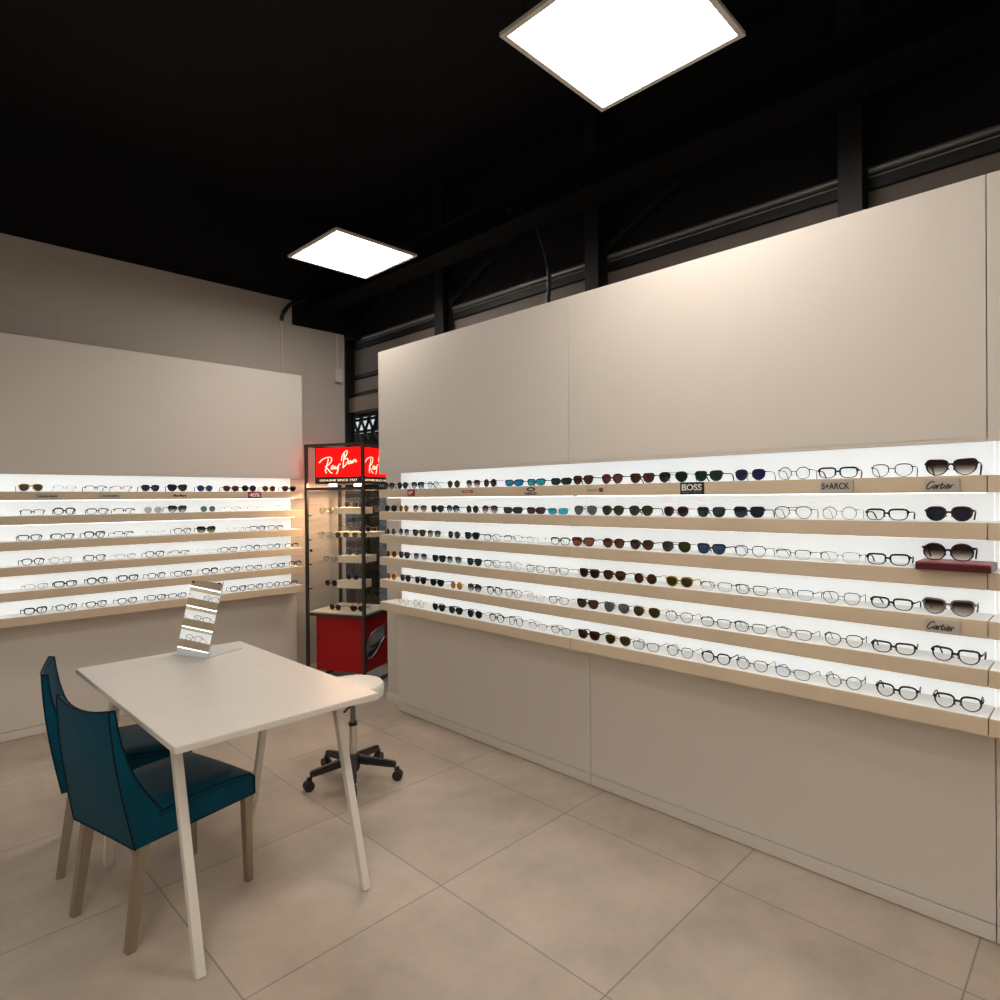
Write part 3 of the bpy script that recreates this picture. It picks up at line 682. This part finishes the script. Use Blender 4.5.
text_mesh('PERSOL', m_printwhite, 0.011, 'lettering', t, Matrix.Translation((-.0014, 0, .0065)) @ MT, width=w * .6)
t, w, h, MT, pr = rtag('tan name tag with a black oval emblem over black capitals', 2.275, 2.130, 1.507, 1.556, m_shelf, 0.004)
ring = MB()
el = [Vector((-pr - .0008, .030 * math.cos(a), .009 + .0115 * math.sin(a))) for a in [2 * PI * k / 28 for k in range(28)]]
inn_ = [Vector((-pr - .0008, .018 * math.cos(a), .009 + .0055 * math.sin(a))) for a in [2 * PI * k / 28 for k in range(28)]]
ring.add(el + inn_ + [p + Vector((.0008, 0, 0)) for p in el + inn_], [(k, (k + 1) % 28, 28 + (k + 1) % 28, 28 + k) for k in range(28)] + [(k, (k + 1) % 28, 56 + (k + 1) % 28, 56 + k) for k in range(28)])
ring.build('emblem', m_print, t)
text_mesh('OAKLEY', m_print, 0.017, 'lettering', t, Matrix.Translation((0, 0, -.0125)) @ MT, width=.088, bold=0.0006)
t, w, h, MT, pr = rtag('clear tan name tag with grey capitals and small brown square', 1.842, 1.730, 1.506, 1.552, m_shelf, 0.005)
text_mesh('SERENGETI', m_printgrey, 0.012, 'lettering', t, Matrix.Translation((0, .016, .002)) @ MT, width=.062)
MB().box((-pr - .001, -.044, -.007), (-pr, -.022, .012)).build('square', m_brownink, t)
t, w, h, MT, pr = rtag('black name tag with white serif capitals on the top shelf', 1.340, 1.232, 1.504, 1.5575, m_print, 0.006)
bm2 = text_mesh('BOSS', m_printwhite, 0.036, 'lettering', t, Matrix.Translation((0, 0, .005)) @ MT, width=w * .84, bold=0.0006)
sf = MB()
for yy_ in (0.0415, 0.0275):
    sf.box((-pr - .0011, yy_ - .006, -.0085), (-pr, yy_ + .004, -.0068)); sf.box((-pr - .0011, yy_ - .006, .0168), (-pr, yy_ + .004, .0184))
sf.build('serifs', m_printwhite, t)
text_mesh('HUGO BOSS', m_printgrey, 0.0085, 'lettering', t, Matrix.Translation((0, 0, -.0165)) @ MT, width=w * .8)
t, w, h, MT, pr = rtag('tan name tag with thin dark capitals and a cross-shaped letter', 0.775, 0.668, 1.505, 1.5535, m_tag, 0.009)
text_mesh('S+ARCK', m_print, 0.031, 'lettering', t, Matrix.Translation((0, .003, .002)) @ MT, width=w * .86, bold=0.0005)
for lab, z0, z1 in (('tan name tag with black script on the top shelf below upswept sunglasses', 1.505, 1.550), ('tan name tag with black script on the fourth shelf below grey upswept sunglasses', 1.0445, 1.0895)):
    t, w, h, MT, pr = rtag(lab, 0.455, 0.360, z0, z1, m_tag, 0.010)
    script_mesh(CT, (250, 500, 570, 600), lambda u, v: Vector((-pr - .0005, (0.5 - u) * w * .90, (v - 0.5) * h * .72)), 0.0018, m_print, t)
t, w, h, MT = ltag('tan name tag with two dark words below the grey aviator sunglasses', .735, .850, 1.508, 1.548, m_tag)
text_mesh('GIORGIO ARMANI', m_print, 0.014, 'lettering', t, MT, width=w * .82, bold=0.0004)
t, w, h, MT = ltag('tan name tag with one long dark word below pink half-rim eyeglasses', 1.075, 1.195, 1.508, 1.550, m_tag)
text_mesh('DOLCE&GABBANA', m_print, 0.014, 'lettering', t, MT, width=w * .82, bold=0.0004)
t, w, h, MT = ltag('tan name tag with bold black mixed-case word below blue round sunglasses', 1.515, 1.625, 1.508, 1.553, m_shelf, 0.005)
text_mesh('MaxMara', m_print, 0.023, 'lettering', t, MT, width=w * .80, bold=0.0007)
t, w, h, MT = ltag('red tag with white percentage on the corner display top shelf', 2.060, 2.162, 1.506, 1.559, m_tagred)
text_mesh('40%', m_printwhite, 0.042, 'lettering', t, MT, width=w * .8, bold=0.0012)

# ------------------------------------------------------------------ table
tb = thing('table', 'white rectangular table with slanting square legs', 'table', (1.0275, 2.705, 0))
ox, oy = -1.0275, -2.705
MB().box((.655 + ox, 2.055 + oy, .718), (1.40 + ox, 3.352 + oy, .74)).build('tabletop', m_table, tb, bevel=0.002)
fr = MB()
for x in (.725, 1.325): fr.box((x - .015 + ox, 2.22 + oy, .690), (x + .015 + ox, 2.89 + oy, .7178))
for y in (2.30, 2.81): fr.box((.74 + ox, y - .015 + oy, .690), (1.31 + ox, y + .015 + oy, .7178))
fr.build('underframe', m_tleg, tb)
for x, yt, yf in ((.722, 2.262, 2.055), (1.330, 2.262, 2.055), (.684, 2.845, 2.960), (1.335, 2.852, 3.055)):
    MB().bar((x + ox, yt + oy, .690), (x + ox, yf + oy, .0), .030, .030, up=(0, 1, 0)).build('leg', m_tleg, tb, bevel=0.002)

# ------------------------------------------------------------------ table mirror
BL = Vector((1.056, 3.282, .742)); BRr = Vector((1.133, 3.088, .742))
ex = (BRr - BL); wid = ex.length; ex.normalize()
nb = Vector((-ex.y, ex.x, 0))          # away from the viewer
if nb.dot(Vector((1, 1, 0))) < 0: nb = -nb
mr = thing('table_mirror', 'leaning tabletop mirror with metal foot on the white table', 'mirror', ((BL + BRr) / 2).to_tuple(), 0)
lean = 0.098; hh = 0.352
upv = (nb * lean + Vector((0, 0, hh)))
def mp(u, v, d=0):   # u along width -.5..+.5, v up the panel, d back from its face
    nrm = upv.normalized().cross(ex).normalized()
    if nrm.dot(nb) < 0: nrm = -nrm
    return ex * (u * wid) + upv * v + nrm * d
pv = [mp(-.5, .07, -.0015), mp(.5, .07, -.0015), mp(.5, 1, -.0015), mp(-.5, 1, -.0015)]
MB().prism(pv, mp(0, 0, .003)).build('mirror_glass', m_mirror, mr)
MB().prism([mp(-.5, .0, .0018), mp(.5, .0, .0018), mp(.503, 1.004, .0018), mp(-.503, 1.004, .0018)], mp(0, 0, .004)).build('back_plate', m_brushed, mr)
MB().prism([mp(-.5, .002, -.002), mp(.5, .002, -.002), mp(.5, .068, -.002), mp(-.5, .068, -.002)], mp(0, 0, .0035)).build('lip', m_brushed, mr)
foot = [ex * (-.62 * wid) - nb * .002, ex * (.5 * wid) - nb * .002, ex * (.5 * wid) + nb * .215, ex * (-.42 * wid) + nb * .215]
MB().prism([p + Vector((0, 0, -.0015)) for p in foot], (0, 0, .004)).build('foot', m_brushed, mr)
ct = MB()
for u in (-.44, .40): ct.prism([mp(u - .03, .965, -.004), mp(u + .03, .965, -.004), mp(u + .03, .99, -.004), mp(u - .03, .99, -.004)], mp(0, 0, .002))
ct.build('clip', m_steel, mr)

# ------------------------------------------------------------------ rolling stool
st = thing('rolling_stool', 'round white seated stool on a black five-armed castor base', 'stool', (1.815, 2.912, 0))
SZ = .515
MB().lathe([(.0, SZ - .075), (.152, SZ - .075), (.163, SZ - .066), (.166, SZ - .040), (.165, SZ - .012), (.157, SZ - .002), (.0, SZ)], n=48).build('seat', m_white, st, smooth=True)
MB().lathe([(.0, SZ - .105), (.05, SZ - .105), (.06, SZ - .076), (0, SZ - .076)], n=24).build('seat_plate', m_blackplastic, st, smooth=True)
MB().lathe([(.0, .30), (.014, .30), (.014, .42), (0, .42)], n=16).build('piston', m_pipe, st, smooth=True)
MB().lathe([(.0, .29), (.024, .29), (.024, .306), (0, .306)], n=20).build('collar', m_blackplastic, st, smooth=True)
MB().lathe([(.0, .12), (.0225, .12), (.0225, .292), (0, .292)], n=20).build('column', m_chrome, st, smooth=True)
MB().tube([(-.02, -.03, .41), (-.07, -.06, .405), (-.10, -.08, .402)], .006, 8).build('lever', m_blackplastic, st, smooth=True)
hub = MB().lathe([(.0, .045), (.028, .045), (.036, .06), (.036, .13), (.028, .14), (0, .14)], n=20)
hub.build('hub', m_blackplastic, st, smooth=True)
angs = [169.4, -122, -49, 22.2, 96]
for a in angs:
    a = R(a); d = Vector((math.cos(a), math.sin(a), 0)); n = Vector((-d.y, d.x, 0))
    arm = MB().bar(d * .025 + Vector((0, 0, .108)), d * .232 + Vector((0, 0, .082)), .042, .042, w2=.030, h2=.030)
    ao = arm.build('arm', m_blackplastic, st, bevel=0.006)
    cs = MB()
    c0 = d * .240 + Vector((0, 0, .027))
    for sg in (-1, 1):
        q = c0 + n * sg * .011
        ringp = []
        mbw = MB()
        vs = []
        for k in range(18):
            t_ = 2 * PI * k / 18
            for off in (-.007, .007):
                vs.append(q + n * off + d * .0265 * math.cos(t_) + Vector((0, 0, .0265 * math.sin(t_))))
        fs = [(2 * k, 2 * k + 1, (2 * k + 3) % 36, (2 * k + 2) % 36) for k in range(18)] + [tuple(2 * k for k in range(18))[::-1], tuple(2 * k + 1 for k in range(18))]
        cs.add(vs, fs)
    cs.box((-.012, -.006, .030), (.012, .006, .070), Matrix.Translation(d * .236))
    cs.build('castor', m_blackplastic, st, smooth=True)

# ------------------------------------------------------------------ blue chairs
def make_chair(label, loc, rz):
    t = thing('dining_chair', label, 'chair', loc, rz, 'blue leather chairs at the table')
    t.scale = (1.03, 1.0, .968)
    # facing +x; rear top corner line at x = 0
    zs = [.352, .395, .43, .465, .50, .55, .60, .66, .72, .78, .815, .835]
    def rear(z): u = (z - .395) / .44; return .066 * (1 - u) ** 1.15 - .006 * math.sin(u * PI)
    def front(z):
        u = (z - .395) / .44
        return rear(z) + .022 + .10 * (1 - u) ** 2.6 + (.018 * (1 - u))
    def half(z): u = (z - .395) / .44; return .198 - .026 * u
    NY = 9
    vs = []; fs = []
    rows = []
    for z in zs:
        h = half(z); ring_ = []
        u = (z - .395) / .44
        for k in range(NY):
            s = -1 + 2 * k / (NY - 1)
            dz = (.020 * s * s - .014) * max(0, (u - .5) * 2) ** 2
            ring_.append(Vector((rear(z) + .012 * s * s * u - .004, s * h, z + dz)))
        for k in range(NY):
            s = 1 - 2 * k / (NY - 1)
            dz = (.020 * s * s - .014) * max(0, (u - .5) * 2) ** 2
            ring_.append(Vector((front(z) - .016 * (1 - s * s) * u + .006 * s * s * u, s * h * .985, z + dz - .004 * u)))
        rows.append(ring_)
    n = 2 * NY
    for r_ in rows: vs += r_
    for i in range(len(rows) - 1):
        for k in range(n): fs.append((i * n + k, i * n + (k + 1) % n, (i + 1) * n + (k + 1) % n, (i + 1) * n + k))
    for base, flip in ((0, True), ((len(rows) - 1) * n, False)):
        for k in range(NY - 1):
            q = (base + k, base + k + 1, base + n - 2 - k, base + n - 1 - k)
            fs.append(q[::-1] if flip else q)
    bk = MB().add(vs, fs).build('backrest', m_leather, t, smooth=True, angle=50)
    pg = MB()
    for idx in (0, NY - 1, NY, n - 1):
        pg.tube([r_[idx] for r_ in rows], .0028, 6)
    pg.tube(rows[-1][:NY], .0028, 6); pg.tube(rows[-1][NY:], .0028, 6); pg.tube(rows[0][:NY], .003, 6)
    pg.tube([rows[-1][0], rows[-1][n - 1]], .0028, 6); pg.tube([rows[-1][NY - 1], rows[-1][NY]], .0028, 6)
    pg.build('piping', m_piping, bk, smooth=True)
    # seat: cushion profile swept across the width
    prof = [(.150, .452), (.22, .458), (.32, .459), (.42, .456), (.485, .449), (.510, .440), (.520, .425), (.521, .352), (.30, .350), (.10, .352)]
    ss = [-1, -.97, -.5, 0, .5, .97, 1]
    vs = []; fs = []
    for s in ss:
        for x, z in prof:
            w_ = .196 + .004 * (x / .5)
            zz = z - (.006 if abs(s) == 1 and z > .43 else 0) + (.004 * (1 - s * s) if z > .43 else 0)
            vs.append(Vector((x, s * w_, zz)))
    m_ = len(prof)
    for i in range(len(ss) - 1):
        for k in range(m_): fs.append((i * m_ + k, i * m_ + (k + 1) % m_, (i + 1) * m_ + (k + 1) % m_, (i + 1) * m_ + k))
    fs.append(tuple(range(m_))); fs.append(tuple((len(ss) - 1) * m_ + k for k in range(m_))[::-1])
    se = MB().add(vs, fs).build('seat', m_leather, t, smooth=True, angle=50)
    sp = MB()
    for s in (-1, 1):
        w_ = lambda x: s * (.1965 + .004 * (x / .5))
        sp.tube([(x, w_(x), z - .006) for x, z in prof[:7]] + [(.521, w_(.52), .354)], .0026, 6)
        sp.tube([(x, w_(x), .353) for x in (.09, .25, .4, .521)], .0026, 6)
        sp.tube([(x, w_(x), z - .022) for x, z in prof[:4]] + [(.485, w_(.485), .430)], .0016, 5)
    sp.tube([(.5215, -.200, .353), (.5215, .200, .353)], .0026, 6)
    sp.build('piping', m_piping, se, smooth=True)
    for s in (-1, 1):
        MB().bar((.496, s * .180, .350), (.503, s * .182, 0), .032, .032, w2=.026, h2=.026, up=(1, 0, 0)).build('leg', m_champ, t, bevel=0.002)
        MB().bar((.106, s * .176, .350), (.060, s * .180, 0), .036, .036, w2=.028, h2=.028, up=(1, 0, 0)).build('leg', m_champ, t, bevel=0.002)
    return t
make_chair('petrol blue leather chair showing its back, at the near table corner', (.496, 2.494, 0), R(13.5))
make_chair('petrol blue leather chair with its backrest front showing, behind the other blue chair', (.508, 3.186, 0), R(-13.5))

# ------------------------------------------------------------------ corner cabinet
CX, CY, CW, CD = 2.709, 4.172, 0.52, 0.47
cab = thing('display_cabinet', 'tall dark-framed glass cabinet with red lit sign and red base', 'cabinet', (CX, CY, 0), R(25.65))
ZT, ZS, ZB, ZR = 1.936, 1.590, 0.585, 0.125
T = .022
fr = MB()
for x, y in ((0, 0), (0, CW), (CD, 0), (CD, CW)):
    fr.box((x - T / 2, y - T / 2, 0), (x + T / 2, y + T / 2, ZT))
for z in (ZT - .02, ZS - .022, ZB - .022):
    for x in (0, CD): fr.box((x - T / 2, T / 2, z), (x + T / 2, CW - T / 2, z + .02))
    for y in (0, CW): fr.box((T / 2, y - T / 2, z), (CD - T / 2, y + T / 2, z + .02))
for y in (0, CW): fr.box((T / 2, y - T / 2, .02), (CD - T / 2, y + T / 2, .04))
fr.build('frame', m_cabframe, cab)
MB().box((.012, .012, ZB - .001), (CD - .012, CW - .012, ZB + .008)).build('base_board', m_board, cab)
MB().box((-.004, .012, ZB + .009), (.001, CW - .012, ZS - .024)).build('front_pane', m_glass, cab)
MB().box((.012, -.004, ZB + .009), (CD - .012, .001, ZS - .024)).build('side_pane', m_glass, cab)
MB().box((.012, CW - .001, ZB + .009), (CD - .012, CW + .004, ZS - .024)).build('side_pane', m_glass, cab)
MB().box((CD - .001, .012, ZB + .009), (CD + .004, CW - .012, ZS - .024)).build('back_pane', m_glass, cab)
SHZ = [1.376, 1.180, 0.982, 0.787]
for z in SHZ:
    s_o = MB().box((.012, .012, z - .006), (CD - .012, CW - .012, z)).build('glass_shelf', m_glass, cab)
for z in SHZ:
    MB().box((.004, CW - .035, z - .016), (.02, CW - .012, z - .0065)).build('shelf_clip', m_blackplastic, cab)
MB().tube([(-.012, CW - .045, 1.085), (-.005, CW - .045, 1.085)], .012, 12).build('lock', m_blackplastic, cab)
# red base with knob and printed aviator lens on its side
rb = MB().box((.02, .014, ZR), (CD - .02, .455, ZB - .024)).build('base_cabinet', m_red, cab, bevel=0.003)
MB().tube([(.02, .43, .375), (.004, .43, .375)], .008, 12).build('knob', m_blackplastic, rb)
# emblem: sunglass lens printed on the side face y = .014
def ep(px, py):     # picture pixel on the side face -> local point
    u = (px - 366.0) / (391 - 366.0); v = (690 - py) / (690 - 614)
    return Vector((.02 + u * .43, .0125, .012 + v * .515))
def epoly(lst, m, name, dy=0.0):
    MB().prism([ep(*p) + Vector((0, -dy, 0)) for p in lst], (0, .0015, 0)).build(name, m, em)
def zz(x, y): return (360 + x * 32 / 533, 615 + y * 60 / 1000)
m_eg = pmat('print mid grey', (0.16, 0.15, 0.155), 0.5); m_el = pmat('print light grey', (0.34, 0.31, 0.32), 0.5)
oc = [(120, 500), (140, 380), (180, 280), (260, 205), (340, 185), (395, 210), (400, 330), (385, 420), (340, 490), (290, 600), (230, 680), (170, 710), (135, 640)]
em = MB().prism([ep(*zz(*p)) for p in oc], (0, .0014, 0)).build('emblem', m_printgrey, rb)
epoly([zz(*p) for p in [(190, 330), (260, 270), (330, 300), (390, 330), (380, 390), (280, 430), (200, 420)]], m_el, 'highlight', .0009)
epoly([zz(*p) for p in [(150, 500), (300, 470), (390, 395), (370, 470), (290, 590), (220, 690), (165, 700), (140, 610), (200, 570), (280, 545)]], m_print, 'shade', .0006)
MB().tube(smooth_line([ep(*zz(*p)) + Vector((0, -.001, 0)) for p in oc + [(120, 500)]], 3), .006, 6).tube(smooth_line([ep(*zz(*p)) for p in [(340, 185), (420, 160), (520, 145)]], 3), .004, 6).build('rim', m_silver, em, smooth=True)
MB().tube(smooth_line([ep(*zz(*p)) for p in [(390, 430), (440, 415), (520, 410)]], 3), .005, 6).build('bridge', m_silver, em, smooth=True)
# lit sign box
sg = MB().box((.022, .020, 1.618), (CD - .02, .452, 1.910)).build('sign_box', m_blackplastic, cab)
fy0, fy1, fz0, fz1 = .034, .440, 1.674, 1.904
MB().box((.019, fy0, fz0), (.0215, fy1, fz1)).build('front_face', m_redsign, sg)
MB().box((.034, .017, fz0), (CD - .034, .0195, fz1)).build('side_face', m_redsign, sg)
MB().box((.034, .4525, fz0), (CD - .034, .455, fz1)).build('side_face', m_redsign, sg)
script_mesh(RB, (170, 135, 585, 410), lambda u, v: Vector((.0185, fy1 - u * (fy1 - fy0), fz0 + v * (fz1 - fz0))), 0.0044, m_cream, sg)
script_mesh(RB, (170, 135, 585, 410), lambda u, v: Vector((.034 + u * (CD - .068), .0165, fz0 + v * (fz1 - fz0))), 0.0044, m_cream, sg)
MTf = Matrix(((0, 0, -1, .0212), (-1, 0, 0, (fy0 + fy1) / 2), (0, 1, 0, 1.646), (0, 0, 0, 1)))
text_mesh('GENUINE SINCE 1937', m_cream, .023, 'lettering', sg, MTf, width=.345)
MTs = Matrix(((1, 0, 0, CD / 2), (0, 0, -1, .0192), (0, 1, 0, 1.646), (0, 0, 0, 1)))
text_mesh('GENUINE SINCE 1937', m_cream, .023, 'lettering', sg, MTs, width=.36)
m_spotl = emat('cabinet spot', (1.0, 0.64, 0.37), 560)
for x, y in ((.16, .14), (.16, .38), (.34, .26)):
    MB().lathe([(0, 1.6055), (.026, 1.6055), (.026, 1.6178), (0, 1.6178)], (x, y, 0), 14).build('spot_lamp', m_spotl, cab)

# contents of the cabinet: display blocks, glasses
CM = Matrix.Translation((CX, CY, 0)) @ Matrix.Rotation(R(25.65), 4, 'Z')
def cpt(x, y, z): return CM @ Vector((x, y, z))
blocks = [(.06, .07, .26, .31, SHZ[0], .050, 'cream display block on the top glass shelf of the corner cabinet'),
          (.10, .06, .30, .30, SHZ[2], .055, 'cream display block on the third glass shelf of the corner cabinet'),
          (.04, .05, .20, .27, SHZ[3], .060, 'cream display block on the lowest glass shelf of the corner cabinet')]
blocks.append((.265, .06, .44, .44, SHZ[1], .040, 'long cream display block on the second glass shelf of the corner cabinet'))
for x0, y0, x1, y1, z, h_, lab in blocks:
    c = cpt((x0 + x1) / 2, (y0 + y1) / 2, z + .0005)
    o = MB().box((-(x1 - x0) / 2, -(y1 - y0) / 2, 0), ((x1 - x0) / 2, (y1 - y0) / 2, h_)).build('display_block', m_board, bevel=.002)
    o.location = c; o.rotation_euler = (0, 0, R(25.65)); tag(o, lab, 'block', 'display blocks in the corner cabinet')
cg = [(.20, .40, SHZ[0], 30, RC, 'thin', 'maroon', 'clear', 'thin maroon eyeglasses at the open end of the cabinet top shelf'),
      (.15, .20, SHZ[0] + .051, 0, AV, 'thin', 'gold', 'brown', 'gold aviator sunglasses on the block on the cabinet top shelf'),
      (.10, .42, SHZ[1], 0, AV, 'thin', 'silver', 'pale', 'silver aviators, end pair on the cabinet second shelf by the corner display'),
      (.10, .26, SHZ[1], 0, AV, 'thin', 'gold', 'grey', 'gold aviators in the middle of the cabinet second shelf'),
      (.10, .10, SHZ[1], 0, AV, 'thin', 'silver', 'grey', 'silver aviators by the front post on the cabinet second shelf'),
      (.13, .39, SHZ[2], 0, AV, 'thin', 'gold', 'pale', 'gold aviators with pale lenses on the cabinet third shelf'),
      (.17, .20, SHZ[2] + .056, 0, W, 'thick', 'black', 'darkgreen', 'black sunglasses on the block on the cabinet third shelf'),
      (.12, .38, SHZ[3], 0, RD, 'thin', 'tortoise', 'brown', 'brown round sunglasses on the cabinet lowest glass shelf'),
      (.09, .16, SHZ[3] + .061, 0, RD, 'thin', 'blue', 'blue', 'blue round sunglasses on the block on the cabinet lowest glass shelf'),
      (.10, .33, ZB + .0085, -12, P, 'thick', 'maroon', 'brown', 'maroon sunglasses lying in the middle of the cabinet base board'),
      (.10, .12, ZB + .0085, 8, W, 'thick', 'tortoise', 'darkbrown', 'tortoise sunglasses by the front post on the cabinet base board'),
      (.28, .22, ZB + .0085, 5, P, 'thin', 'red', 'clear', 'red eyeglasses at the rear of the cabinet base board')]
cg += [(.30, .34, SHZ[1] + .041, 0, AV, 'thin', 'gold', 'pale', 'gold aviators, end pair on the long block in the cabinet'),
       (.30, .17, SHZ[1] + .041, 0, RD, 'thin', 'silver', 'grey', 'silver round sunglasses on the long block in the cabinet'),
       (.10, .405, SHZ[0], 0, AV, 'thin', 'gold', 'pale', 'gold aviators beside the block on the cabinet top shelf'),
       (.32, .42, SHZ[2], 0, RD, 'thin', 'gold', 'clear', 'gold round eyeglasses at the rear of the cabinet third shelf')]
cg[0] = (.32, .40, *cg[0][2:])
for x, y, z, a, shape, wt, frame, lens, lab in cg:
    make_glasses(shape, wt, frame, lens, lab, 'glasses in the corner cabinet', cpt(x, y, z + .0004), R(25.65 + a))

# ------------------------------------------------------------------ world and view
w = bpy.data.worlds.new('sky'); scene.world = w
w.use_nodes = True
bg = w.node_tree.nodes['Background']
bg.inputs['Color'].default_value = (0.92, 0.96, 1.0, 1)
bg.inputs['Strength'].default_value = 1.05
vs_ = scene.view_settings
vs_.view_transform = 'Standard'
try: vs_.look = 'None'
except Exception: pass
vs_.exposure = -0.13; vs_.gamma = 1.0; vs_.use_curve_mapping = False
try:
    scene.cycles.use_denoising = True
    scene.cycles.max_bounces = 12
    scene.cycles.transparent_max_bounces = 32
    scene.cycles.sample_clamp_indirect = 6.0
except Exception: pass
